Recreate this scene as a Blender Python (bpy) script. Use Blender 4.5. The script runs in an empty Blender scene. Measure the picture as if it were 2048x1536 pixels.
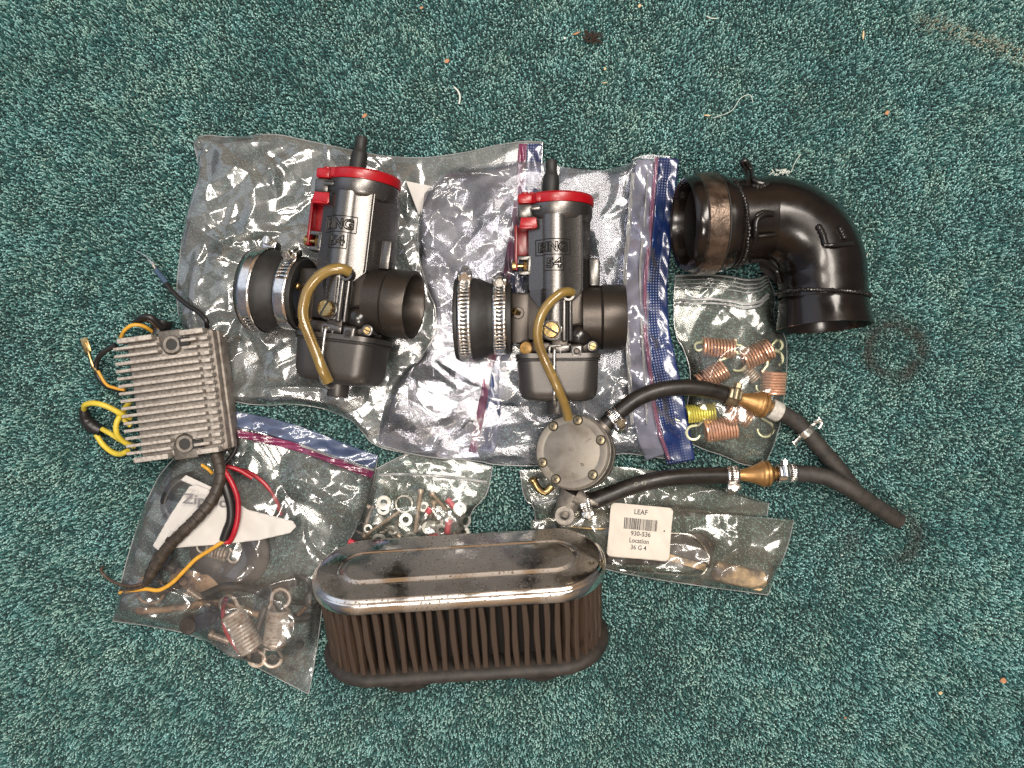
import bpy, bmesh, math, random
import numpy as np
from mathutils import Matrix, Vector, Euler

random.seed(7); np.random.seed(7)
SC = bpy.context.scene
COL = SC.collection
R = math.radians

# ------------------------------------------------------------------ camera
H = 560.0                     # camera height over the carpet, mm
K = 660.0 / 2048.0            # mm on the carpet per photograph pixel
cam_d = bpy.data.cameras.new('camera'); cam = bpy.data.objects.new('camera', cam_d); COL.objects.link(cam)
cam.location = (0, 0, H / 1000); cam.rotation_euler = (0, 0, 0)
cam_d.sensor_width = 36; cam_d.lens = 36 * H / 660.0
cam_d.clip_start = 0.01; cam_d.clip_end = 50
SC.camera = cam

# ------------------------------------------------------------------ world: dim warm room
W = bpy.data.worlds.new('World'); SC.world = W; W.use_nodes = True
nt = W.node_tree; nt.nodes.clear()
wo = nt.nodes.new('ShaderNodeOutputWorld'); bg = nt.nodes.new('ShaderNodeBackground')
tc = nt.nodes.new('ShaderNodeTexCoord'); sp = nt.nodes.new('ShaderNodeSeparateXYZ')
nt.links.new(tc.outputs['Generated'], sp.inputs[0])
rz = nt.nodes.new('ShaderNodeValToRGB')
rz.color_ramp.elements[0].position = 0.0; rz.color_ramp.elements[0].color = (0.04, 0.03, 0.024, 1)
rz.color_ramp.elements[1].position = 1.0; rz.color_ramp.elements[1].color = (0.60, 0.52, 0.45, 1)
for p, c in ((0.10, (0.22, 0.19, 0.165, 1)), (0.24, (0.24, 0.19, 0.15, 1)), (0.33, (0.60, 0.37, 0.21, 1)), (0.70, (0.60, 0.40, 0.25, 1)), (0.80, (0.22, 0.21, 0.21, 1)), (0.93, (0.24, 0.235, 0.23, 1))):
    e = rz.color_ramp.elements.new(p); e.color = c
nt.links.new(sp.outputs['Z'], rz.inputs[0])
# a cooler, daylit side of the room to the left
mx = nt.nodes.new('ShaderNodeMix'); mx.data_type = 'RGBA'
mr = nt.nodes.new('ShaderNodeMapRange'); mr.inputs['From Min'].default_value = -0.5; mr.inputs['From Max'].default_value = -1.0
nt.links.new(sp.outputs['X'], mr.inputs['Value'])
nt.links.new(mr.outputs[0], mx.inputs['Factor'])
# side walls (east, west) are plain grey; the warm wood is to the north and south
mw = nt.nodes.new('ShaderNodeMix'); mw.data_type = 'RGBA'; ab = nt.nodes.new('ShaderNodeMath'); ab.operation = 'ABSOLUTE'
m2 = nt.nodes.new('ShaderNodeMapRange'); m2.inputs['From Min'].default_value = 0.35; m2.inputs['From Max'].default_value = 0.8
nt.links.new(sp.outputs['X'], ab.inputs[0]); nt.links.new(ab.outputs[0], m2.inputs['Value']); nt.links.new(m2.outputs[0], mw.inputs['Factor'])
nt.links.new(rz.outputs[0], mw.inputs['A']); mw.inputs['B'].default_value = (0.17, 0.165, 0.165, 1)
nt.links.new(mw.outputs['Result'], mx.inputs['A']); mx.inputs['B'].default_value = (0.24, 0.27, 0.38, 1)
nt.links.new(mx.outputs['Result'], bg.inputs['Color'])
bg.inputs['Strength'].default_value = 0.85
nt.links.new(bg.outputs[0], wo.inputs[0])

# ------------------------------------------------------------------ lamps of the room
def area(name, loc, size, energy, color, sy=None):
    d = bpy.data.lights.new(name, 'AREA'); d.size = size; d.energy = energy; d.color = color
    if sy: d.shape = 'RECTANGLE'; d.size_y = sy
    o = bpy.data.objects.new(name, d); COL.objects.link(o); o.location = loc
    o.rotation_euler = (Vector((0, 0, 0)) - Vector(loc)).to_track_quat('-Z', 'Y').to_euler()
    return o
area('ceiling_lamp', (0.42, 0.50, 1.7), 0.46, 28, (1.0, 0.93, 0.84), 0.85)
area('ceiling_lamp', (-0.22, 0.05, 1.9), 0.17, 12, (1.0, 0.92, 0.82), 0.6)
area('ceiling_lamp', (-0.05, -0.75, 1.7), 0.35, 12, (1.0, 0.94, 0.86), 0.35)
area('window_light', (-1.4, 0.8, 1.2), 1.5, 7, (0.72, 0.84, 1.0))

SC.view_settings.view_transform = 'Standard'; SC.view_settings.look = 'None'
SC.view_settings.exposure = 0.0; SC.view_settings.gamma = 1.0
SC.cycles.use_denoising = True
SC.cycles.transparent_max_bounces = 24
SC.cycles.max_bounces = 8
SC.cycles.caustics_reflective = False; SC.cycles.caustics_refractive = False
SC.cycles.sample_clamp_indirect = 6

# ------------------------------------------------------------------ helpers
def P(px, py, z=0.0):
    s = K * (H - z) / H
    return np.array([(px - 1024) * s, -(py - 768) * s, z])

def Ps(pts): return np.array([P(*p) for p in pts])

def spline(pts, step=1.0, closed=False):
    """Catmull-Rom through pts (mm), resampled about every `step` mm."""
    p = np.asarray(pts, float)
    if len(p) == 2:
        n = max(2, int(np.linalg.norm(p[1] - p[0]) / step) + 1)
        return p[0] + (p[1] - p[0]) * np.linspace(0, 1, n)[:, None]
    if closed: q = np.vstack([p[-1], p, p[0], p[1]])
    else: q = np.vstack([2 * p[0] - p[1], p, 2 * p[-1] - p[-2]])
    out = []
    for i in range(1, len(q) - 2):
        n = max(2, int(np.linalg.norm(q[i + 1] - q[i]) / step) + 1)
        t = np.linspace(0, 1, n, endpoint=False)[:, None]
        a, b, c, d = q[i - 1], q[i], q[i + 1], q[i + 2]
        out.append(0.5 * ((2 * b) + (c - a) * t + (2 * a - 5 * b + 4 * c - d) * t * t + (3 * b - a - 3 * c + d) * t ** 3))
    if not closed: out.append(q[-2][None])
    return np.vstack(out)

def frame(d):
    d = d / np.linalg.norm(d)
    u = np.cross([0, 0, 1.0], d)
    if np.linalg.norm(u) < 1e-3: u = np.cross([0, 1.0, 0], d)
    u /= np.linalg.norm(u)
    return u, np.cross(d, u), d

def T(x=0, y=0, z=0): return np.array(Matrix.Translation((x, y, z)))
def RX(a): return np.array(Matrix.Rotation(R(a), 4, 'X'))
def RY(a): return np.array(Matrix.Rotation(R(a), 4, 'Y'))
def RZ(a): return np.array(Matrix.Rotation(R(a), 4, 'Z'))
def along(c, d):
    """matrix taking +Z to direction d at point c"""
    u, v, w = frame(np.asarray(d, float)); m = np.eye(4)
    m[:3, 0] = u; m[:3, 1] = v; m[:3, 2] = w; m[:3, 3] = c
    return m

class G:
    """collects shapes in mm; build() links them as one mesh object"""
    def __init__(s): s.v = []; s.f = []; s.n = 0; s.uv = None
    def add(s, v, f, M=None):
        v = np.asarray(v, float)
        if M is not None: v = v @ M[:3, :3].T + M[:3, 3]
        s.v.append(v); o = s.n
        s.f += [tuple(i + o for i in q) for q in f]; s.n += len(v)
        return s
    def tube(s, path, r, seg=12, caps=True, M=None, closed=False, r2=None, squash=None):
        p = np.asarray(path, float); n = len(p)
        rr = np.full(n, float(r)) if np.isscalar(r) else np.asarray(r, float)
        if not np.isscalar(r) and len(rr) != n: rr = np.interp(np.linspace(0, 1, n), np.linspace(0, 1, len(rr)), rr)
        if closed: tg = np.roll(p, -1, 0) - np.roll(p, 1, 0)
        else:
            tg = np.gradient(p, axis=0)
        tg /= np.maximum(np.linalg.norm(tg, axis=1), 1e-9)[:, None]
        u, _, _ = frame(tg[0]); a = np.linspace(0, 2 * np.pi, seg, endpoint=False)
        V = []
        for i in range(n):
            u = u - tg[i] * np.dot(u, tg[i]); u /= np.linalg.norm(u); w = np.cross(tg[i], u)
            V.append(p[i] + rr[i] * (np.cos(a)[:, None] * u + np.sin(a)[:, None] * w))
        V = np.vstack(V); F = []
        m = n if closed else n - 1
        for i in range(m):
            for j in range(seg):
                k = (i + 1) % n
                F.append((i * seg + j, i * seg + (j + 1) % seg, k * seg + (j + 1) % seg, k * seg + j))
        if caps and not closed:
            F.append(tuple(range(seg))[::-1]); F.append(tuple((n - 1) * seg + j for j in range(seg)))
        return s.add(V, F, M)
    def lathe(s, prof, seg=40, M=None, caps=True, a0=0, a1=360):
        """prof [(r,z)...] round Z"""
        full = abs(a1 - a0) >= 360
        a = np.radians(np.linspace(a0, a1, seg, endpoint=not full)); V = []; F = []
        for r, z in prof: V.append(np.stack([r * np.cos(a), r * np.sin(a), np.full(seg, z)], 1))
        for i in range(len(prof) - 1):
            for j in range(seg if full else seg - 1):
                k = (j + 1) % seg
                F.append((i * seg + j, i * seg + k, (i + 1) * seg + k, (i + 1) * seg + j))
        if caps:
            if prof[0][0] > 1e-6: F.append(tuple(range(seg))[::-1])
            if prof[-1][0] > 1e-6: F.append(tuple((len(prof) - 1) * seg + j for j in range(seg)))
        return s.add(np.vstack(V), F, M)
    def cyl(s, r, h, M=None, seg=24, ch=0.0):
        if ch > 0: return s.lathe([(r - ch, 0), (r, ch), (r, h - ch), (r - ch, h)], seg, M)
        return s.lathe([(r, 0), (r, h)], seg, M)
    def box(s, sx, sy, sz, M=None, bev=0.0, seg=2):
        bm = bmesh.new(); bmesh.ops.create_cube(bm, size=1)
        for v in bm.verts: v.co = (v.co.x * sx, v.co.y * sy, v.co.z * sz)
        if bev > 0: bmesh.ops.bevel(bm, geom=bm.edges[:], offset=bev, segments=seg, profile=0.5, affect='EDGES')
        bm.verts.index_update(); V = [tuple(v.co) for v in bm.verts]; F = [tuple(v.index for v in f.verts) for f in bm.faces]
        bm.free(); return s.add(V, F, M)
    def prism(s, poly, z0, z1, M=None, bev=0.0, seg=2):
        bm = bmesh.new(); vs = [bm.verts.new((x, y, z0)) for x, y in poly]; f = bm.faces.new(vs)
        r = bmesh.ops.extrude_face_region(bm, geom=[f])
        for v in r['geom']:
            if isinstance(v, bmesh.types.BMVert): v.co.z = z1
        bmesh.ops.recalc_face_normals(bm, faces=bm.faces[:])
        if bev > 0:
            ed = [e for e in bm.edges if e.calc_face_angle(0) > 0.5]
            bmesh.ops.bevel(bm, geom=ed, offset=bev, segments=seg, profile=0.5, affect='EDGES')
        bm.verts.index_update(); V = [tuple(v.co) for v in bm.verts]; F = [tuple(v.index for v in f.verts) for f in bm.faces]
        bm.free(); return s.add(V, F, M)
    def ball(s, r, M=None, seg=16, rings=10, sz=1.0):
        pr = [(r * math.sin(math.pi * i / rings), -r * sz * math.cos(math.pi * i / rings)) for i in range(rings + 1)]
        pr[0] = (1e-7, -r * sz); pr[-1] = (1e-7, r * sz)
        return s.lathe(pr, seg, M, caps=False)
    def torus(s, Rr, r, M=None, seg=40, sg=10, a0=0, a1=360):
        full = abs(a1 - a0) >= 360
        a = np.radians(np.linspace(a0, a1, seg, endpoint=not full))
        p = np.stack([Rr * np.cos(a), Rr * np.sin(a), 0 * a], 1)
        return s.tube(p, r, sg, M=M, closed=full)
    def text(s, txt, size, M=None, ext=0.15, off=0.0, outline=0.0, align='CENTER', fit=None, proj=None, res=3, space=1.0):
        c = bpy.data.curves.new('t', 'FONT'); c.body = txt; c.size = size; c.align_x = align; c.align_y = 'CENTER'
        c.resolution_u = res; c.offset = off; c.space_character = space
        if outline > 0: c.fill_mode = 'NONE'; c.bevel_depth = outline; c.bevel_resolution = 0
        else: c.extrude = ext
        o = bpy.data.objects.new('t', c); COL.objects.link(o); bpy.context.view_layer.update()
        me = bpy.data.meshes.new_from_object(o)
        V = np.array([v.co[:] for v in me.vertices]); F = [tuple(p.vertices) for p in me.polygons]
        bpy.data.objects.remove(o); bpy.data.curves.remove(c); bpy.data.meshes.remove(me)
        if fit:
            w = V[:, 0].max() - V[:, 0].min(); h = V[:, 1].max() - V[:, 1].min()
            V[:, 0] = (V[:, 0] - (V[:, 0].max() + V[:, 0].min()) / 2) * fit[0] / w
            V[:, 1] = (V[:, 1] - (V[:, 1].max() + V[:, 1].min()) / 2) * fit[1] / h
        if M is not None: V = V @ M[:3, :3].T + M[:3, 3]
        if proj is not None: V[:, 2] += proj(V[:, 0], V[:, 1])
        return s.add(V, F)
    def mesh(s, name, M=None, smooth=True, sharp=38):
        v = np.vstack(s.v)
        if M is not None: v = v @ M[:3, :3].T + M[:3, 3]
        me = bpy.data.meshes.new(name); me.from_pydata((v * 0.001).tolist(), [], s.f); me.update()
        if smooth:
            me.polygons.foreach_set('use_smooth', [True] * len(me.polygons))
            me.set_sharp_from_angle(angle=R(sharp))
        return me
    def build(s, name, m, parent=None, M=None, smooth=True, sharp=38, org=None):
        """geometry is given in the parent's frame, or, with org (the thing's origin, mm), in world mm"""
        if org is not None: M = T(*(-np.asarray(org, float))) @ (M if M is not None else np.eye(4))
        me = s.mesh(name, M, smooth, sharp)
        return link(name, me, m, parent)

def link(name, me, m, parent=None):
    o = bpy.data.objects.new(name, me); COL.objects.link(o)
    if m is not None and not me.materials: me.materials.append(m)
    if parent is not None: o.parent = parent
    return o

def tag(o, label=None, cat=None, group=None, kind=None):
    if label: o['label'] = label
    if cat: o['category'] = cat
    if group: o['group'] = group
    if kind: o['kind'] = kind
    return o

def thing(name, label, cat, org, M=None, group=None):
    o = bpy.data.objects.new(name, None); COL.objects.link(o); o.empty_display_size = 0.01
    if M is not None:
        Mw = Matrix(M.tolist()); Mw.translation = Vector(M[:3, 3] * 0.001); o.matrix_world = Mw
    else: o.location = Vector(np.asarray(org, float) * 0.001)
    tag(o, label, cat, group); return o

# ------------------------------------------------------------------ materials
MAT = {}
def mat(name, col, rough=0.5, metal=0.0, var=0.0, vscale=300, col2=None, bump=0.0, bscale=1500, coat=0.0, rvar=0.0,
        spec=0.5, trans=0.0, thr=(0.35, 0.65), sss=0.0, alpha=1.0, bdist=0.0002, aniso=None):
    m = bpy.data.materials.new(name); m.use_nodes = True; MAT[name] = m
    n = m.node_tree.nodes; l = m.node_tree.links; b = n['Principled BSDF']
    b.inputs['Base Color'].default_value = (*col, 1); b.inputs['Roughness'].default_value = rough
    b.inputs['Metallic'].default_value = metal; b.inputs['Coat Weight'].default_value = coat
    b.inputs['Coat Roughness'].default_value = 0.12
    b.inputs['Specular IOR Level'].default_value = spec; b.inputs['Transmission Weight'].default_value = trans
    b.inputs['Subsurface Weight'].default_value = sss; b.inputs['Subsurface Scale'].default_value = 0.002
    b.inputs['Alpha'].default_value = alpha
    t = n.new('ShaderNodeTexCoord')
    def noise(sc, det=5, ro=0.6):
        x = n.new('ShaderNodeTexNoise'); x.inputs['Scale'].default_value = sc; x.inputs['Detail'].default_value = det
        x.inputs['Roughness'].default_value = ro; l.new(t.outputs['Object'], x.inputs['Vector']); return x
    if var > 0 or col2:
        x = noise(vscale); r = n.new('ShaderNodeValToRGB')
        r.color_ramp.elements[0].position = thr[0]; r.color_ramp.elements[1].position = thr[1]
        c2 = col2 or tuple(max(0, c * (1 - var)) for c in col)
        c1 = col if col2 else tuple(c * (1 + var * 0.7) for c in col)
        r.color_ramp.elements[0].color = (*c2, 1); r.color_ramp.elements[1].color = (*c1, 1)
        l.new(x.outputs['Fac'], r.inputs[0]); l.new(r.outputs[0], b.inputs['Base Color'])
    if rvar > 0:
        x = noise(vscale * 0.7 + 40); mp = n.new('ShaderNodeMapRange')
        mp.inputs['From Min'].default_value = 0.3; mp.inputs['From Max'].default_value = 0.7
        mp.inputs['To Min'].default_value = max(0.02, rough - rvar); mp.inputs['To Max'].default_value = rough + rvar
        l.new(x.outputs['Fac'], mp.inputs['Value']); l.new(mp.outputs[0], b.inputs['Roughness'])
    if bump > 0:
        x = noise(bscale, 3); bp = n.new('ShaderNodeBump'); bp.inputs['Strength'].default_value = bump
        bp.inputs['Distance'].default_value = bdist
        l.new(x.outputs['Fac'], bp.inputs['Height']); l.new(bp.outputs[0], b.inputs['Normal'])
    return m

def M_(k): return MAT[k]
mat('cast_metal', (0.148, 0.139, 0.133), 0.30, 0.88, var=0.2, vscale=1500, bump=0.12, bscale=2600, rvar=0.06)
mat('dark_cast_metal', (0.064, 0.054, 0.047), 0.36, 0.75, var=0.25, vscale=2000, bump=0.3, bscale=2400, rvar=0.06)
mat('bowl_metal', (0.108, 0.099, 0.093), 0.38, 0.8, var=0.22, vscale=2000, bump=0.35, bscale=2400)
mat('dark_line', (0.02, 0.019, 0.018), 0.6)
mat('pleat_gap_shade', (0.007, 0.005, 0.004), 0.8)  # near-black puts the shade deep between the pleats into the colour
mat('recess_metal', (0.025, 0.023, 0.021), 0.5, 0.4)
mat('red_paint', (0.34, 0.003, 0.008), 0.33, 0.0, var=0.12, vscale=400, coat=0.15)
mat('dark_red_paint', (0.19, 0.003, 0.006), 0.34, 0.0, var=0.2, vscale=300, coat=0.15)
mat('black_rubber', (0.016, 0.015, 0.014), 0.55, var=0.4, vscale=220, bump=0.2, bscale=1800)
mat('hose_rubber', (0.017, 0.014, 0.012), 0.38, var=0.5, vscale=160, bump=0.25, bscale=1400, rvar=0.1)
mat('aged_hose_rubber', (0.034, 0.028, 0.024), 0.62, var=0.4, vscale=160, bump=0.3, bscale=1400)
mat('steel_band', (0.72, 0.70, 0.68), 0.2, 1.0, var=0.12, vscale=600, rvar=0.08)
mat('zinc_steel', (0.62, 0.60, 0.56), 0.3, 1.0, var=0.25, vscale=900, rvar=0.1)
mat('brass', (0.46, 0.33, 0.15), 0.3, 1.0, var=0.3, vscale=700, rvar=0.1)
mat('bronze_valve', (0.36, 0.20, 0.075), 0.40, 0.65, var=0.18, vscale=260, rvar=0.05)
mat('yellow_zinc', (0.27, 0.22, 0.14), 0.38, 0.75, var=0.3, vscale=700)
mat('white_collar', (0.55, 0.52, 0.47), 0.6, var=0.25, vscale=500, bump=0.3)
mat('black_gloss', (0.012, 0.010, 0.009), 0.25, 0.1, coat=0.3)
mat('amber_fitting', (0.36, 0.20, 0.05), 0.35, 0.2, var=0.3, vscale=500)
mat('elbow_paint', (0.013, 0.009, 0.0075), 0.23, 0.35, var=0.45, vscale=30, bump=0.2, bscale=160, rvar=0.10, coat=0.25)
mat('elbow_inside', (0.010, 0.007, 0.006), 0.75, 0.1, var=0.3)
mat('elbow_collar', (0.135, 0.098, 0.075), 0.34, 0.8, var=0.5, vscale=120, bump=0.5, bscale=350, rvar=0.12, bdist=0.0005)
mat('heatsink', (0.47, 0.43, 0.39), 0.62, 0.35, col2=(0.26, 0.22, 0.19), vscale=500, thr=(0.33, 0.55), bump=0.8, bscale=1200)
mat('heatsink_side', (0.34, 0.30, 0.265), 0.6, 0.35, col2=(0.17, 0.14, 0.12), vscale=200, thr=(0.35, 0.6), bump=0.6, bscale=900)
mat('lug_metal', (0.22, 0.195, 0.17), 0.5, 0.5, var=0.3, vscale=400, bump=0.5)
mat('lug_dark', (0.13, 0.115, 0.10), 0.5, 0.4, var=0.3, vscale=400, bump=0.5)
mat('pump_metal', (0.25, 0.225, 0.195), 0.48, 0.45, col2=(0.19, 0.16, 0.125), vscale=130, thr=(0.3, 0.62), bump=0.45, bscale=900, rvar=0.1)
mat('pump_body', (0.25, 0.22, 0.19), 0.5, 0.6, var=0.35, vscale=200, bump=0.4, bscale=900)
mat('wire_yellow', (0.66, 0.50, 0.05), 0.42, var=0.15, vscale=200)
mat('wire_orange', (0.66, 0.34, 0.04), 0.42, var=0.15, vscale=200)
mat('wire_red', (0.38, 0.010, 0.022), 0.35, var=0.15, vscale=200)
mat('wire_black', (0.014, 0.012, 0.012), 0.38, var=0.2)
mat('wire_brown', (0.08, 0.05, 0.035), 0.5, var=0.3)
mat('wrap_tape', (0.045, 0.033, 0.024), 0.5, var=0.45, vscale=260, bump=0.6, bscale=700)
mat('blue_sleeve', (0.05, 0.09, 0.15), 0.45, var=0.3)
mat('lid_grime', (0.30, 0.27, 0.23), 0.4, 0.6, col2=(0.10, 0.075, 0.05), vscale=120, thr=(0.3, 0.6), bump=0.2)
mat('lid_inside', (0.1, 0.09, 0.08), 0.5, 0.5)
mat('filter_rubber', (0.030, 0.024, 0.020), 0.62, var=0.45, vscale=150, bump=0.3, bscale=700)
mat('paper', (0.60, 0.54, 0.47), 0.55, var=0.06, vscale=90)
mat('white_print', (0.57, 0.54, 0.51), 0.6, var=0.05, vscale=90)
mat('ink', (0.02, 0.02, 0.022), 0.6)
mat('grey_ink', (0.16, 0.15, 0.16), 0.6)
mat('copper_spring', (0.82, 0.47, 0.32), 0.26, 0.6, var=0.2, vscale=400)
mat('yellow_spring', (0.78, 0.70, 0.14), 0.30, 0.5, var=0.15, vscale=400)
mat('pale_hook', (0.80, 0.80, 0.52), 0.35, 0.4)
mat('old_spring', (0.56, 0.48, 0.41), 0.45, 0.3, col2=(0.34, 0.22, 0.15), vscale=300, thr=(0.38, 0.5), bump=0.4)
mat('old_bolt', (0.58, 0.46, 0.36), 0.42, 0.5, var=0.35, vscale=500, bump=0.3)
mat('washer_metal', (0.74, 0.73, 0.68), 0.38, 0.45, var=0.2, vscale=500)
mat('red_crimp', (0.62, 0.04, 0.07), 0.4, var=0.1)
mat('rusty_disc', (0.075, 0.062, 0.056), 0.45, 0.4, col2=(0.03, 0.022, 0.018), vscale=90, thr=(0.4, 0.6))
mat('rust_strap', (0.30, 0.19, 0.11), 0.6, 0.3, col2=(0.11, 0.06, 0.04), vscale=160, thr=(0.4, 0.55), bump=0.4)
mat('wood_part', (0.66, 0.47, 0.26), 0.6, col2=(0.07, 0.045, 0.03), vscale=55, thr=(0.40, 0.56), bump=0.5)
mat('dark_gasket', (0.014, 0.011, 0.009), 0.5, var=0.5, vscale=160)
mat('wood_chip', (0.46, 0.22, 0.11), 0.7, var=0.2)
mat('pale_chip', (0.60, 0.46, 0.26), 0.7, var=0.2)
mat('dark_lint', (0.03, 0.018, 0.012), 0.9)
mat('white_fibre', (0.62, 0.66, 0.60), 0.6)
mat('carpet_backing', (0.012, 0.036, 0.034), 0.95, var=0.3, vscale=900)

def chrome():
    m = mat('chrome', (0.62, 0.60, 0.58), 0.07, 1.0); n = m.node_tree.nodes; l = m.node_tree.links; b = n['Principled BSDF']
    t = n.new('ShaderNodeTexCoord')
    a = n.new('ShaderNodeTexNoise'); a.inputs['Scale'].default_value = 34; a.inputs['Detail'].default_value = 5
    c = n.new('ShaderNodeTexNoise'); c.inputs['Scale'].default_value = 620; c.inputs['Detail'].default_value = 3
    for x in (a, c): l.new(t.outputs['Object'], x.inputs['Vector'])
    mr1 = n.new('ShaderNodeMapRange'); mr1.inputs['From Min'].default_value = 0.38; mr1.inputs['From Max'].default_value = 0.55
    mr1.inputs['To Min'].default_value = 0.05; mr1.inputs['To Max'].default_value = 0.42
    l.new(a.outputs['Fac'], mr1.inputs['Value']); l.new(mr1.outputs[0], b.inputs['Roughness'])
    mu = n.new('ShaderNodeMath'); mu.operation = 'MULTIPLY_ADD'; mu.inputs[1].default_value = 0.35
    l.new(a.outputs['Fac'], mu.inputs[0]); l.new(c.outputs['Fac'], mu.inputs[2])
    r = n.new('ShaderNodeValToRGB'); r.color_ramp.elements[0].position = 0.79; r.color_ramp.elements[1].position = 0.86
    r.color_ramp.elements[0].color = (0.70, 0.67, 0.63, 1); r.color_ramp.elements[1].color = (0.10, 0.065, 0.04, 1)
    l.new(mu.outputs[0], r.inputs[0]); l.new(r.outputs[0], b.inputs['Base Color'])
    mm = n.new('ShaderNodeMapRange'); mm.inputs['From Min'].default_value = 0.79; mm.inputs['From Max'].default_value = 0.86
    mm.inputs['To Min'].default_value = 1.0; mm.inputs['To Max'].default_value = 0.2
    l.new(mu.outputs[0], mm.inputs['Value']); l.new(mm.outputs[0], b.inputs['Metallic'])
    bp = n.new('ShaderNodeBump'); bp.inputs['Strength'].default_value = 0.12; bp.inputs['Distance'].default_value = 0.0002
    l.new(c.outputs['Fac'], bp.inputs['Height']); l.new(bp.outputs[0], b.inputs['Normal'])
chrome()

def gauze():
    m = mat('pleat_gauze', (0.07, 0.042, 0.027), 0.6, 0.1); n = m.node_tree.nodes; l = m.node_tree.links; b = n['Principled BSDF']
    t = n.new('ShaderNodeTexCoord'); s = n.new('ShaderNodeSeparateXYZ'); l.new(t.outputs['Object'], s.inputs[0])
    w = []
    for ax in ('Z', 'X'):
        k = n.new('ShaderNodeMath'); k.operation = 'MULTIPLY'; k.inputs[1].default_value = 2 * math.pi * (900 if ax == 'Z' else 800)
        q = n.new('ShaderNodeMath'); q.operation = 'SINE'; l.new(s.outputs[ax], k.inputs[0]); l.new(k.outputs[0], q.inputs[0]); w.append(q)
    mx = n.new('ShaderNodeMath'); mx.operation = 'MULTIPLY'; l.new(w[0].outputs[0], mx.inputs[0]); l.new(w[1].outputs[0], mx.inputs[1])
    r = n.new('ShaderNodeValToRGB'); r.color_ramp.elements[0].position = 0.1; r.color_ramp.elements[1].position = 0.9
    r.color_ramp.elements[0].color = (0.038, 0.022, 0.014, 1); r.color_ramp.elements[1].color = (0.145, 0.09, 0.058, 1)
    l.new(mx.outputs[0], r.inputs[0]); l.new(r.outputs[0], b.inputs['Base Color'])
    bp = n.new('ShaderNodeBump'); bp.inputs['Strength'].default_value = 0.6; bp.inputs['Distance'].default_value = 0.0003
    l.new(mx.outputs[0], bp.inputs['Height']); l.new(bp.outputs[0], b.inputs['Normal'])
gauze()

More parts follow.
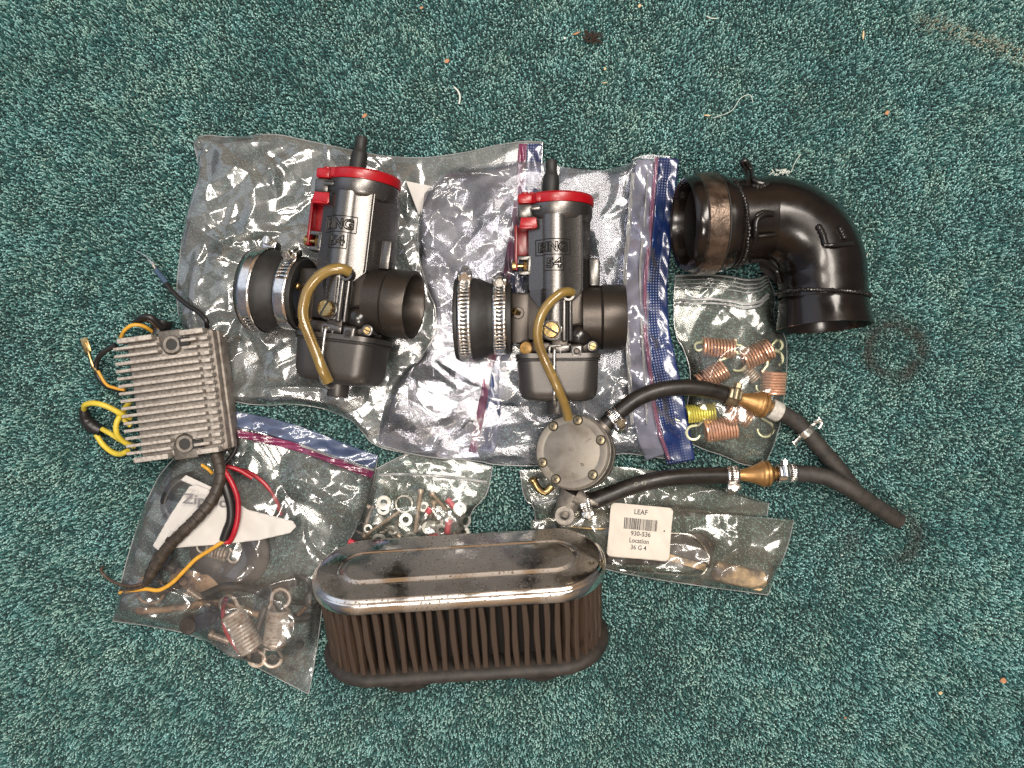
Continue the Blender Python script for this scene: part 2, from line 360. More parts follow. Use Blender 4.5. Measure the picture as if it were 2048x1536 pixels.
def film_mat(name, tint, haze_col, haze, gloss=1.15, rough=0.085, dots=None, bump=0.07):
    """thin clear plastic: see-through, a little milky, shiny"""
    m = bpy.data.materials.new(name); m.use_nodes = True; MAT[name] = m
    n = m.node_tree.nodes; l = m.node_tree.links; n.clear()
    out = n.new('ShaderNodeOutputMaterial'); tr = n.new('ShaderNodeBsdfTransparent'); tr.inputs[0].default_value = (*tint, 1)
    df = n.new('ShaderNodeBsdfDiffuse'); df.inputs[0].default_value = (*haze_col, 1)
    tl = n.new('ShaderNodeBsdfTranslucent'); tl.inputs[0].default_value = (*haze_col, 1)
    dm = n.new('ShaderNodeMixShader'); dm.inputs[0].default_value = 0.4
    l.new(df.outputs[0], dm.inputs[1]); l.new(tl.outputs[0], dm.inputs[2])
    gl = n.new('ShaderNodeBsdfGlossy'); gl.inputs['Roughness'].default_value = rough; gl.inputs[0].default_value = (1, 1, 1, 1)
    t = n.new('ShaderNodeTexCoord')
    nz = n.new('ShaderNodeTexNoise'); nz.inputs['Scale'].default_value = 34; nz.inputs['Detail'].default_value = 4
    l.new(t.outputs['Object'], nz.inputs['Vector'])
    mr = n.new('ShaderNodeMapRange'); mr.inputs['From Min'].default_value = 0.35; mr.inputs['From Max'].default_value = 0.65
    mr.inputs['To Min'].default_value = haze * 0.55; mr.inputs['To Max'].default_value = haze * 1.5
    l.new(nz.outputs['Fac'], mr.inputs['Value'])
    m1 = n.new('ShaderNodeMixShader'); l.new(mr.outputs[0], m1.inputs[0])
    l.new(tr.outputs[0], m1.inputs[1]); l.new(dm.outputs[0], m1.inputs[2])
    fr = n.new('ShaderNodeFresnel'); fr.inputs['IOR'].default_value = 1.5
    mu = n.new('ShaderNodeMath'); mu.operation = 'MULTIPLY'; mu.use_clamp = True; mu.inputs[1].default_value = 1.9 * gloss
    l.new(fr.outputs[0], mu.inputs[0])
    g2 = n.new('ShaderNodeBsdfGlossy'); g2.inputs['Roughness'].default_value = rough * 2.8; gm = n.new('ShaderNodeMixShader'); gm.inputs[0].default_value = 0.4
    l.new(gl.outputs[0], gm.inputs[1]); l.new(g2.outputs[0], gm.inputs[2])
    m2 = n.new('ShaderNodeMixShader'); l.new(mu.outputs[0], m2.inputs[0]); l.new(m1.outputs[0], m2.inputs[1]); l.new(gm.outputs[0], m2.inputs[2])
    b1 = n.new('ShaderNodeTexNoise'); b1.inputs['Scale'].default_value = 260; b1.inputs['Detail'].default_value = 2
    l.new(t.outputs['Object'], b1.inputs['Vector'])
    bp = n.new('ShaderNodeBump'); bp.inputs['Strength'].default_value = bump; bp.inputs['Distance'].default_value = 0.0006
    l.new(b1.outputs['Fac'], bp.inputs['Height'])
    l.new(bp.outputs[0], gl.inputs['Normal']); l.new(bp.outputs[0], df.inputs['Normal']); l.new(bp.outputs[0], fr.inputs['Normal'])
    last = m2
    if dots:  # embossed pattern of small silvery squares, from the strip's own uv (mm)
        uv = n.new('ShaderNodeUVMap'); s = n.new('ShaderNodeSeparateXYZ'); l.new(uv.outputs[0], s.inputs[0])
        q = []
        for ax in ('X', 'Y'):
            k = n.new('ShaderNodeMath'); k.operation = 'MULTIPLY'; k.inputs[1].default_value = 2 * math.pi / 1.75
            w = n.new('ShaderNodeMath'); w.operation = 'SINE'; l.new(s.outputs[ax], k.inputs[0]); l.new(k.outputs[0], w.inputs[0]); q.append(w)
        mn = n.new('ShaderNodeMath'); mn.operation = 'MINIMUM'; l.new(q[0].outputs[0], mn.inputs[0]); l.new(q[1].outputs[0], mn.inputs[1])
        gr = n.new('ShaderNodeMath'); gr.operation = 'GREATER_THAN'; gr.inputs[1].default_value = 0.35; l.new(mn.outputs[0], gr.inputs[0])
        dn = n.new('ShaderNodeTexNoise'); dn.inputs['Scale'].default_value = 22; l.new(t.outputs['Object'], dn.inputs['Vector'])
        dr = n.new('ShaderNodeMapRange'); dr.inputs['From Min'].default_value = 0.42; dr.inputs['From Max'].default_value = 0.55
        dr.inputs['To Max'].default_value = 0.75
        l.new(dn.outputs['Fac'], dr.inputs['Value'])
        vv = n.new('ShaderNodeMapRange'); vv.inputs['From Min'].default_value = 3.5; vv.inputs['From Max'].default_value = 5.0; l.new(s.outputs['Y'], vv.inputs['Value'])
        mv = n.new('ShaderNodeMath'); mv.operation = 'MULTIPLY'; l.new(dr.outputs[0], mv.inputs[0]); l.new(vv.outputs[0], mv.inputs[1]); dr = mv
        ml = n.new('ShaderNodeMath'); ml.operation = 'MULTIPLY'; l.new(gr.outputs[0], ml.inputs[0]); l.new(dr.outputs[0], ml.inputs[1])
        dd = n.new('ShaderNodeBsdfDiffuse'); dd.inputs[0].default_value = (0.45, 0.50, 0.62, 1)
        m3 = n.new('ShaderNodeMixShader'); l.new(ml.outputs[0], m3.inputs[0]); l.new(m2.outputs[0], m3.inputs[1]); l.new(dd.outputs[0], m3.inputs[2]); last = m3
    l.new(last.outputs[0], out.inputs[0]); return m

film_mat('clear_film', (0.92, 0.92, 0.93), (0.60, 0.59, 0.57), 0.14, gloss=1.45)
film_mat('lavender_film', (0.91, 0.91, 0.95), (0.58, 0.57, 0.64), 0.12, gloss=0.85)
film_mat('small_bag_film', (0.95, 0.95, 0.93), (0.62, 0.61, 0.55), 0.075, gloss=0.8)
film_mat('parts_bag_film', (0.94, 0.94, 0.94), (0.64, 0.61, 0.58), 0.095, gloss=0.95)
film_mat('frosted_film', (0.95, 0.93, 0.90), (0.66, 0.60, 0.51), 0.105, gloss=0.9, bump=0.2)
film_mat('blue_band', (0.10, 0.20, 0.50), (0.03, 0.08, 0.26), 0.6, rough=0.14)
film_mat('blue_dotted_band', (0.06, 0.14, 0.46), (0.012, 0.05, 0.25), 0.62, rough=0.15, dots=True)
film_mat('pale_blue_band', (0.40, 0.50, 0.74), (0.20, 0.27, 0.46), 0.55, rough=0.14)
film_mat('magenta_seal', (0.62, 0.14, 0.34), (0.42, 0.05, 0.19), 0.6, rough=0.12)
film_mat('clear_seal', (0.85, 0.86, 0.86), (0.66, 0.66, 0.66), 0.6, rough=0.12)
film_mat('pink_seal', (0.70, 0.40, 0.56), (0.50, 0.22, 0.36), 0.45, rough=0.12)
film_mat('zip_track_film', (0.74, 0.76, 0.88), (0.50, 0.50, 0.62), 0.40, rough=0.12)
film_mat('amber_tube', (0.86, 0.70, 0.40), (0.62, 0.41, 0.11), 0.50, gloss=0.9, rough=0.12)
# ------------------------------------------------------------------ the carpet
def vnoise(x, y, cell, seed):
    """smooth value noise, features of about `cell` mm, 0..1"""
    rs = np.random.RandomState(seed); n = 256; g = rs.rand(n, n)
    X = x / cell + 1000.5; Y = y / cell + 1000.5
    xi = np.floor(X).astype(int); yi = np.floor(Y).astype(int); fx = X - xi; fy = Y - yi
    fx = fx * fx * (3 - 2 * fx); fy = fy * fy * (3 - 2 * fy)
    a = g[xi % n, yi % n]; b = g[(xi + 1) % n, yi % n]; c = g[xi % n, (yi + 1) % n]; d = g[(xi + 1) % n, (yi + 1) % n]
    return (a * (1 - fx) + b * fx) * (1 - fy) + (c * (1 - fx) + d * fx) * fy

cb = G(); cb.box(1100, 900, 4, T(0, 0, -6.2)); carpet = cb.build('carpet', M_('carpet_backing')); tag(carpet, kind='structure')

def pile():
    pitch = 1.32; nx, ny = int(800 / pitch), int(640 / pitch)
    gx, gy = np.meshgrid(np.arange(nx) * pitch - 400, np.arange(ny) * pitch - 320)
    rs = np.random.RandomState(3); N = gx.size
    x = gx.ravel() + rs.uniform(-.8, .8, N); y = gy.ravel() + rs.uniform(-.8, .8, N)
    z = rs.uniform(-1.2, 0.0, N) - 3.4 + 0.5 * vnoise(x, y, 9, 5)
    # colour: heathered teal yarn, light and dark strands; lit tips and shaded gaps painted in
    t = rs.rand(N); br = t > 0.54; z = z + np.where(br, 0.35, -0.1)
    t = np.where(br, 0.62 + (t - .54) * 0.75, t * 0.62)
    big = 0.55 * vnoise(x, y, 60, 11) + 0.45 * vnoise(x, y, 22, 12)
    t = np.clip(t + 0.30 * (vnoise(x, y, 7, 13) - .5) + 0.30 * (big - 0.5), 0, 1)
    dark = np.array([0.012, 0.080, 0.082]); mid = np.array([0.068, 0.25, 0.235]); light = np.array([0.38, 0.65, 0.61])
    tt = t[:, None]
    c = np.where(tt < .5, dark + (mid - dark) * (tt * 2), mid + (light - mid) * (tt * 2 - 1))
    hue = vnoise(x, y, 14, 14)[:, None]
    c = c * (1 + (hue - .5) * np.array([0.22, 0.0, -0.10]))
    def stain(cx, cy, rad, wid, amt, col, arc=None):
        nonlocal c
        p = P(cx, cy); dx = x - p[0]; dy = y - p[1]; d = np.hypot(dx, dy) + 5 * (vnoise(x, y, 9, 31) - .5)
        k = np.exp(-((d - rad) / wid) ** 2) * amt * np.clip(0.4 + 1.2 * vnoise(x, y, 4, 32), 0, 1)
        if arc is not None:
            a = np.degrees(np.arctan2(dy, dx)); k *= np.clip(1.3 - np.abs((a - arc[0] + 180) % 360 - 180) / arc[1], 0, 1)
        c = c * (1 - k[:, None]) + np.array(col) * k[:, None]
    stain(1792, 700, 16.5, 4.5, 0.85, (0.055, 0.042, 0.032))
    stain(1790, 1070, 15.5, 4.0, 0.75, (0.055, 0.045, 0.035), (-10, 95))
    stain(1700, 1085, 0, 9, 0.4, (0.055, 0.045, 0.035))
    stain(1765, 655, 0, 12, 0.35, (0.055, 0.045, 0.035))
    # spilt sand, top right
    a = P(1815, 25); b = P(2050, 110); ab = b[:2] - a[:2]; L = np.linalg.norm(ab); ab /= L
    s = (x - a[0]) * ab[0] + (y - a[1]) * ab[1]; w = np.abs((x - a[0]) * -ab[1] + (y - a[1]) * ab[0])
    k = np.exp(-(w / 6.0) ** 2) * np.clip(s / 20, 0, 1) * (s < L + 60) * (rs.rand(N) < 0.5) * 0.75
    c = c * (1 - k[:, None]) + np.array([0.46, 0.42, 0.30]) * k[:, None]
    lean = 6.28 * vnoise(x, y, 18, 21) * 1.6 + rs.uniform(-1.6, 1.6, N)
    tilt = rs.uniform(0.0, 0.38, N)
    me = bpy.data.meshes.new('carpet_pile'); me.vertices.add(N)
    me.vertices.foreach_set('co', (np.stack([x, y, z], 1) * 0.001).ravel())
    ar = me.attributes.new('rot', 'FLOAT_VECTOR', 'POINT'); ar.data.foreach_set('vector', np.stack([tilt, 0 * tilt, lean], 1).ravel())
    sc_ = rs.uniform(0.75, 1.2, N); ar = me.attributes.new('size', 'FLOAT', 'POINT'); ar.data.foreach_set('value', sc_)
    ar = me.attributes.new('yarn', 'FLOAT_COLOR', 'POINT'); ar.data.foreach_set('color', np.hstack([np.clip(c, 0, 1), np.ones((N, 1))]).ravel())
    m = bpy.data.materials.new('yarn'); m.use_nodes = True; n = m.node_tree.nodes; l = m.node_tree.links; b = n['Principled BSDF']
    at = n.new('ShaderNodeAttribute'); at.attribute_type = 'INSTANCER'; at.attribute_name = 'yarn'
    l.new(at.outputs['Color'], b.inputs['Base Color']); b.inputs['Roughness'].default_value = 0.6
    b.inputs['Specular IOR Level'].default_value = 0.35
    b.inputs['Sheen Weight'].default_value = 0.25; b.inputs['Sheen Roughness'].default_value = 0.4
    ng = bpy.data.node_groups.new('pile', 'GeometryNodeTree')
    ng.interface.new_socket('Geometry', in_out='INPUT', socket_type='NodeSocketGeometry')
    ng.interface.new_socket('Geometry', in_out='OUTPUT', socket_type='NodeSocketGeometry')
    N_ = ng.nodes; L_ = ng.links
    gi = N_.new('NodeGroupInput'); go = N_.new('NodeGroupOutput')
    bz = N_.new('GeometryNodeCurvePrimitiveBezierSegment'); bz.inputs['Resolution'].default_value = 5
    for k_, v_ in (('Start', (0, 0, 0)), ('Start Handle', (0, 0, 0.0012)), ('End Handle', (0.0, 0.0001, 0.0024)), ('End', (0.0003, 0.0001, 0.0030))):
        bz.inputs[k_].default_value = v_
    spn = N_.new('GeometryNodeSplineParameter')
    fc = N_.new('ShaderNodeFloatCurve'); cv = fc.mapping.curves[0]
    cv.points[0].location = (0, 0.6); cv.points[1].location = (1, 0.45)
    for p_ in ((0.35, 0.9), (0.82, 1.0)): cv.points.new(*p_)
    fc.mapping.update(); L_.new(spn.outputs['Factor'], fc.inputs['Value'])
    cc = N_.new('GeometryNodeCurvePrimitiveCircle'); cc.inputs['Resolution'].default_value = 6; cc.inputs['Radius'].default_value = 0.00085
    cm = N_.new('GeometryNodeCurveToMesh'); cm.inputs['Fill Caps'].default_value = True
    L_.new(bz.outputs[0], cm.inputs['Curve']); L_.new(cc.outputs[0], cm.inputs['Profile Curve'])
    if 'Scale' in cm.inputs: L_.new(fc.outputs[0], cm.inputs['Scale'])
    sm = N_.new('GeometryNodeSetMaterial'); sm.inputs['Material'].default_value = m; L_.new(cm.outputs[0], sm.inputs[0])
    ss = N_.new('GeometryNodeSetShadeSmooth'); L_.new(sm.outputs[0], ss.inputs[0])
    ip = N_.new('GeometryNodeInstanceOnPoints'); L_.new(gi.outputs[0], ip.inputs['Points']); L_.new(ss.outputs[0], ip.inputs['Instance'])
    ra = N_.new('GeometryNodeInputNamedAttribute'); ra.data_type = 'FLOAT_VECTOR'; ra.inputs[0].default_value = 'rot'
    er = N_.new('FunctionNodeEulerToRotation'); L_.new(ra.outputs[0], er.inputs[0]); L_.new(er.outputs[0], ip.inputs['Rotation'])
    sa = N_.new('GeometryNodeInputNamedAttribute'); sa.data_type = 'FLOAT'; sa.inputs[0].default_value = 'size'
    L_.new(sa.outputs[0], ip.inputs['Scale']); L_.new(ip.outputs[0], go.inputs[0])
    o = link('carpet_pile', me, m); md = o.modifiers.new('pile', 'NODES'); md.node_group = ng
    tag(o, kind='stuff')
pile()
# ------------------------------------------------------------------ plastic bags
def resample(pl, n, smooth=True):
    p = np.asarray(pl, float)
    if smooth and len(p) > 2:      # soften the corners only a little
        p = np.vstack([p[:1]] + [np.array([a + (b - a) * .3, a + (b - a) * .7]) for a, b in zip(p[:-1], p[1:])] + [p[-1:]])
    if smooth and len(p) > 2:
        p3 = np.hstack([p, np.zeros((len(p), 1))]); p = spline(p3, 3)[:, :2]
    d = np.r_[0, np.cumsum(np.linalg.norm(np.diff(p, axis=0), axis=1))]; t = np.linspace(0, d[-1], n)
    return np.stack([np.interp(t, d, p[:, 0]), np.interp(t, d, p[:, 1])], 1)

def creases(x, y, seed, n, amp, lmin=16, lmax=95):
    """n finite curving folds with sharp ridges, thrown over the sheet"""
    rs = np.random.RandomState(seed); h = np.zeros_like(x)
    x0, x1, y0, y1 = x.min(), x.max(), y.min(), y.max()
    for i in range(n):
        cx, cy = rs.uniform(x0, x1), rs.uniform(y0, y1); th = rs.uniform(0, np.pi); L = rs.uniform(lmin ** .5, lmax ** .5) ** 2
        w = (2.2 + L * rs.uniform(0.08, 0.24)); a = amp * rs.uniform(0.4, 1.0) * (w / 6.0) ** 0.8 * rs.choice([1, 1, -0.6]); k = rs.uniform(-.9, .9) / L; k3 = rs.uniform(-2, 2) / L ** 2
        dx = x - cx; dy = y - cy; t = dx * np.cos(th) + dy * np.sin(th); d = -dx * np.sin(th) + dy * np.cos(th) + k * t * t + k3 * t ** 3
        win = np.clip(1 - (np.abs(t) / (L * .5)) ** 1.5, 0, 1); w1, w2 = w * rs.uniform(.5, 1.5), w * rs.uniform(.5, 1.5)
        ww = np.where(d > 0, w1, w2) * (0.3 + 0.7 * win); q = np.clip(1 - np.abs(d) / ww, 0, 1)
        h += a * win * (0.55 * q + 0.45 * q * q * (3 - 2 * q))
    return h

def facets(x, y, seed, cell, amp):
    """crumple into flat facets: distance to the nearest of many random kinks"""
    wx = x + cell * .5 * (vnoise(x, y, cell * 1.3, seed + 1) - .5); wy = y + cell * .5 * (vnoise(x, y, cell * 1.3, seed + 2) - .5)
    rs = np.random.RandomState(seed); h = np.zeros_like(x); n = 4
    for i in range(n):
        th = rs.uniform(0, np.pi); u = (wx * np.cos(th) + wy * np.sin(th)) / cell * rs.uniform(.7, 1.3) + rs.rand() * 9
        u = u + 1.3 * vnoise(wx, wy, cell * 2.2, seed + 5 + i)
        h += np.abs((u % 1) - .5) * 2 * vnoise(x, y, cell * 2, seed + 40 + i)
    return h * amp / n

def film(name, m, parent, org, top, right, bottom, left, z0=0.6, amp=1.0, seed=1, step=0.75, nf=60, puff=(), edge=6.0, cell=27, lay=None, zlim=None):
    """a film stretched over four edge polylines given in photograph pixels on the carpet"""
    def ln(p): p = np.asarray(p, float); return np.linalg.norm(np.diff(p, axis=0), axis=1).sum() * K
    nu = int(max(ln(top), ln(bottom)) / step); nv = int(max(ln(left), ln(right)) / step)
    t, b = resample(top, nu), resample(bottom, nu); l, r = resample(left, nv), resample(right, nv)
    u = np.linspace(0, 1, nu)[None, :, None]; v = np.linspace(0, 1, nv)[:, None, None]
    Q = (1 - v) * t[None] + v * b[None] + (1 - u) * l[:, None] + u * r[:, None] \
        - ((1 - u) * (1 - v) * t[0] + u * (1 - v) * t[-1] + (1 - u) * v * b[0] + u * v * b[-1])
    px, py = Q[..., 0], Q[..., 1]
    x = (px - 1024) * K; y = -(py - 768) * K
    U = u[..., 0] * np.ones_like(px); V = v[..., 0] * np.ones_like(px)
    e = np.minimum.reduce([U * nu, (1 - U) * nu, V * nv, (1 - V) * nv]) * step
    fade = np.clip(e / edge, 0, 1) ** 0.7
    z = np.full_like(px, z0)
    for (cx, cy, rx, ry, hh) in puff:
        g = np.exp(-(((px - cx) / rx) ** 2 + ((py - cy) / ry) ** 2)); z = np.maximum(z, z0 + hh * np.clip(1.6 * g, 0, 1))
    cr = creases(x, y, seed, nf, amp) + facets(x, y, seed + 7, cell, amp * 2.9) + facets(x, y, seed + 17, cell * .4, amp * 0.35) * np.clip(vnoise(x, y, 30, seed + 3) * 2.2 - 1, 0, 1)
    z = z0 + (z - z0) * fade + (cr - np.percentile(cr, 8)).clip(-.1, None) * (0.25 + 0.75 * fade)
    if lay is not None: z = lay(px, py, z)
    z = np.maximum(z, z0 * .8)
    s = (H - z0) / H
    co = np.stack([x * s, y * s, z], -1)
    co = co - np.asarray(org, float)
    idx = np.arange(nu * nv).reshape(nv, nu)
    f = np.stack([idx[:-1, :-1], idx[1:, :-1], idx[1:, 1:], idx[:-1, 1:]], -1).reshape(-1, 4)
    me = bpy.data.meshes.new(name); me.vertices.add(nu * nv); me.vertices.foreach_set('co', (co * .001).ravel())
    me.loops.add(f.size); me.polygons.add(len(f)); me.loops.foreach_set('vertex_index', f.ravel().astype(np.int32))
    me.polygons.foreach_set('loop_start', np.arange(0, f.size, 4, dtype=np.int32))
    me.update(); me.validate(); me.polygons.foreach_set('use_smooth', [True] * len(me.polygons))
    o = link(name, me, m, parent)
    def height(qx, qy):
        d = (px - qx) ** 2 + (py - qy) ** 2; return float(z.flat[int(d.argmin())])
    return o, height

def strip(name, m, parent, org, line, width, z=2.0, wave=0.6, seed=1, thick=0.25, hf=None):
    """a band along a centre line of pixels (px,py) with a width in pixels (number or list); uv in mm"""
    c = resample(line, 160); n = len(c)
    w = np.interp(np.linspace(0, 1, n), np.linspace(0, 1, len(np.atleast_1d(width))), np.atleast_1d(width)) if not np.isscalar(width) else np.full(n, width)
    tg = np.gradient(c, axis=0); tg /= np.linalg.norm(tg, axis=1)[:, None]; nr = np.stack([-tg[:, 1], tg[:, 0]], 1)
    k = 13; V = []; UV = []; s = np.r_[0, np.cumsum(np.linalg.norm(np.diff(c, axis=0), axis=1))] * K
    for i in range(n):
        for j in range(k):
            q = c[i] + nr[i] * w[i] * (j / (k - 1) - .5)
            zz = z if hf is None else hf(*q) + z
            zz += wave * (math.sin(s[i] * .13 + seed + j * .25) + .5 * math.sin(s[i] * .37 + j * .6)) + wave * 1.2 * (vnoise(np.array(s[i]), np.array(j * 2.), 7, seed) - .5)
            V.append(P(q[0], q[1], zz) - org); UV.append((s[i], j / (k - 1) * w[i] * K))
    F = [(i * k + j, i * k + j + 1, (i + 1) * k + j + 1, (i + 1) * k + j) for i in range(n - 1) for j in range(k - 1)]
    me = bpy.data.meshes.new(name); me.from_pydata((np.array(V) * .001).tolist(), [], F); me.update()
    uv = me.uv_layers.new(name='UVMap'); li = np.zeros(len(me.loops), int); me.loops.foreach_get('vertex_index', li)
    uv.data.foreach_set('uv', np.array(UV)[li].ravel())
    me.polygons.foreach_set('use_smooth', [True] * len(me.polygons))
    o = link(name, me, m, parent); sm = o.modifiers.new('thick', 'SOLIDIFY'); sm.thickness = thick * .001; sm.offset = 0
    return o

def seam(parent, org, D_, hf, sides=('left', 'bottom'), r=.32):
    for sd in sides:
        q = resample(D_[sd], 90); g = G()
        g.tube(np.array([P(a, b, min(hf(a, b), 6) + .15) for a, b in q]), r, 6); g.build('edge_seam', M_('clear_seal'), parent, org=org)

# large bag under the left carburettor
oA = P(720, 560, 0)
bagA = thing('freezer_bag', 'large clear crumpled freezer bag lying under the left carburettor', 'plastic bag', oA)
A = dict(top=[(388, 285), (402, 268), (470, 276), (540, 266), (600, 278), (700, 300), (800, 317), (900, 312), (1030, 282), (1086, 284)],
         right=[(1086, 284), (1080, 400), (1050, 560), (1010, 740), (985, 830), (960, 915)],
         bottom=[(452, 800), (520, 812), (600, 806), (690, 830), (725, 862), (745, 890), (800, 905), (880, 918), (960, 915)],
         left=[(388, 285), (400, 350), (372, 430), (358, 520), (352, 600), (362, 650), (410, 720), (452, 800)])
lowA = lambda px, py, z: 1.6 + (z - 1.6) * np.clip(1 - (px - 820) / 60, 0.22, 1)
film('back_film', M_('clear_film'), bagA, oA, **A, z0=.4, amp=0.8, seed=11, step=1.0, nf=40)
_, hA = film('front_film', M_('clear_film'), bagA, oA, **A, z0=1.6, amp=1.9, seed=23, step=.62, nf=210,
             lay=lowA, puff=[(470, 400, 70, 90, 7), (600, 790, 120, 25, 6), (860, 800, 90, 70, 9), (430, 600, 50, 80, 5)])
strip('press_seal', M_('magenta_seal'), bagA, oA, [(1046, 288), (1038, 400), (1012, 560), (975, 760), (945, 905)], 16, 1.5, hf=hA, seed=3)
strip('blue_band', M_('blue_dotted_band'), bagA, oA, [(1070, 288), (1064, 400), (1034, 560), (1000, 720), (975, 905)], 30, 1.2, hf=hA, seed=4)
seam(bagA, oA, A, hA, ('left', 'bottom', 'top'))
g = G(); g.prism([(812, 362), (862, 372), (838, 430)][::-1], 0, .2)
v = g.v[0]; v[:] = np.array([P(a, b, 9 + c) for a, b, c in v]); g.build('print_patch', M_('white_print'), bagA, org=oA, smooth=False)

# large bag under the right carburettor
oB = P(1100, 600, 0)
bagB = thing('freezer_bag', 'large clear crumpled freezer bag with blue dotted edge under the right carburettor', 'plastic bag', oB)
B = dict(top=[(848, 395), (905, 330), (960, 335), (1060, 318), (1160, 342), (1250, 336), (1278, 308), (1340, 312)],
         right=[(1340, 312), (1325, 450), (1308, 620), (1325, 740), (1345, 840), (1372, 925)],
         bottom=[(755, 888), (850, 915), (950, 920), (1000, 932), (1120, 930), (1230, 905), (1300, 912), (1372, 925)],
         left=[(848, 395), (832, 480), (848, 560), (880, 640), (850, 710), (800, 745), (765, 820), (755, 888)])
film('back_film', M_('lavender_film'), bagB, oB, **B, z0=3.4, amp=0.5, seed=31, step=1.0, nf=40)
_, hB = film('front_film', M_('lavender_film'), bagB, oB, **B, z0=4.6, amp=2.1, seed=43, step=.62, nf=170,
             puff=[(900, 430, 70, 90, 12), (850, 800, 80, 60, 12), (1240, 480, 60, 120, 8), (1260, 800, 60, 80, 7), (1150, 870, 160, 30, 5)])
strip('blue_band', M_('blue_dotted_band'), bagB, oB, [(1338, 316), (1326, 450), (1310, 620), (1330, 740), (1345, 830), (1362, 925)], [40, 38, 40, 46, 56, 58], 1.6, hf=hB, seed=6, wave=.9)
strip('zip_track', M_('zip_track_film'), bagB, oB, [(1290, 318), (1280, 450), (1272, 620), (1282, 740), (1290, 850), (1310, 915)], [34, 46, 50, 44, 50, 40], 3.4, hf=hB, seed=7, wave=1.2)
strip('press_seal', M_('pink_seal'), bagB, oB, [(1314, 314), (1301, 450), (1286, 620), (1300, 740), (1312, 840), (1338, 920)], 7, 4.6, hf=hB, seed=7)
seam(bagB, oB, B, hB)
for q, dx in ((7, -44), (2.5, -14)):
    strip('zip_ridge', M_('clear_seal'), bagB, oB, [(1310 + dx, 345), (1302 + dx, 450), (1292 + dx, 560), (1300 + dx, 700), (1308 + dx, 850)], [q, q + 2, q, q + 2, q], 4.6, hf=hB, seed=8 + int(q))

# freezer bag of old parts, lower left
oC = P(470, 1100, 0)
bagC = thing('freezer_bag', 'freezer bag of rusty springs with pink seal and white printed patch, below the regulator', 'plastic bag', oC)
C = dict(top=[(428, 815), (470, 820), (540, 838), (620, 866), (690, 895), (755, 916)],
         right=[(755, 916), (746, 975), (728, 1030), (692, 1092), (650, 1170), (640, 1250), (632, 1310), (617, 1388)],
         bottom=[(226, 1242), (300, 1252), (390, 1270), (450, 1300), (520, 1338), (617, 1388)],
         left=[(428, 815), (392, 880), (332, 930), (300, 985), (272, 1060), (245, 1150), (226, 1242)])
pC = [(455, 1085, 120, 110, 15), (485, 1250, 75, 70, 15), (560, 1235, 60, 70, 15), (400, 960, 70, 60, 9), (330, 1200, 90, 40, 9), (660, 970, 90, 50, 6)]
film('back_film', M_('parts_bag_film'), bagC, oC, **C, z0=.4, amp=.7, seed=51, step=1.0, nf=30)
_, hC = film('front_film', M_('parts_bag_film'), bagC, oC, **C, z0=1.6, amp=1.5, seed=67, step=.62, nf=110, puff=pC)
strip('blue_band', M_('pale_blue_band'), bagC, oC, [(470, 838), (540, 852), (620, 878), (690, 905), (752, 926)], [30, 36, 30], 2.0, hf=hC, seed=9, wave=.8)
strip('press_seal', M_('magenta_seal'), bagC, oC, [(468, 866), (540, 880), (620, 902), (690, 930), (746, 950)], 15, 2.2, hf=hC, seed=10)
strip('zip_ridge', M_('clear_seal'), bagC, oC, [(600, 890), (660, 912), (748, 940)], 5, 3.0, hf=hC, seed=12)
seam(bagC, oC, C, hC, ('left', 'bottom', 'right'))
lab = [(305, 1092), (315, 1100), (370, 1094), (451, 1088), (519, 1080), (580, 1066), (593, 1053), (586, 1042), (535, 1029), (495, 1019), (461, 996), (424, 982), (392, 969), (379, 973), (366, 992), (339, 1032)]
def draped(pts, hf, dz, name, m, parent, org, step=5, th=.15):
    """flat print laid over the film, following its height a little"""
    bm = bmesh.new(); f = bm.faces.new([bm.verts.new((a, b, 0)) for a, b in pts])
    lo = np.min(pts, 0); hi = np.max(pts, 0)
    for ax in (0, 1):
        for c in np.arange(lo[ax] + step, hi[ax], step):
            co = [0, 0, 0]; co[ax] = c; no = [0, 0, 0]; no[ax] = 1
            bmesh.ops.bisect_plane(bm, geom=bm.verts[:] + bm.edges[:] + bm.faces[:], plane_co=co, plane_no=no)
    zs = np.array([hf(v.co.x, v.co.y) for v in bm.verts]); base = zs.max()
    out = []
    for v, z in zip(bm.verts, zs):
        out.append(P(v.co.x, v.co.y, base * .45 + z * .55 + dz) - org)
    bm.verts.index_update(); F = [tuple(v.index for v in f.verts) for f in bm.faces]; bm.free()
    g = G(); g.add(np.array(out), F); o = g.build(name, m, parent)
    md = o.modifiers.new('t', 'SOLIDIFY'); md.thickness = th * .001
    return o, base
lp, lz = draped(lab, hC, 1.2, 'printed_patch', M_('white_print'), bagC, oC)
lw, _ = draped([(361, 960), (372, 950), (462, 992), (455, 1002)], hC, 1.3, 'printed_patch', M_('white_print'), bagC, oC)
LZ = lz + 1.7
g = G(); g.text('Ziploc', 10, ext=.1, off=.12, fit=(27, 8.2), M=T(*P(408, 1004, LZ)) @ RZ(-6)); g.build('lettering', M_('grey_ink'), lp, org=oC, smooth=False)
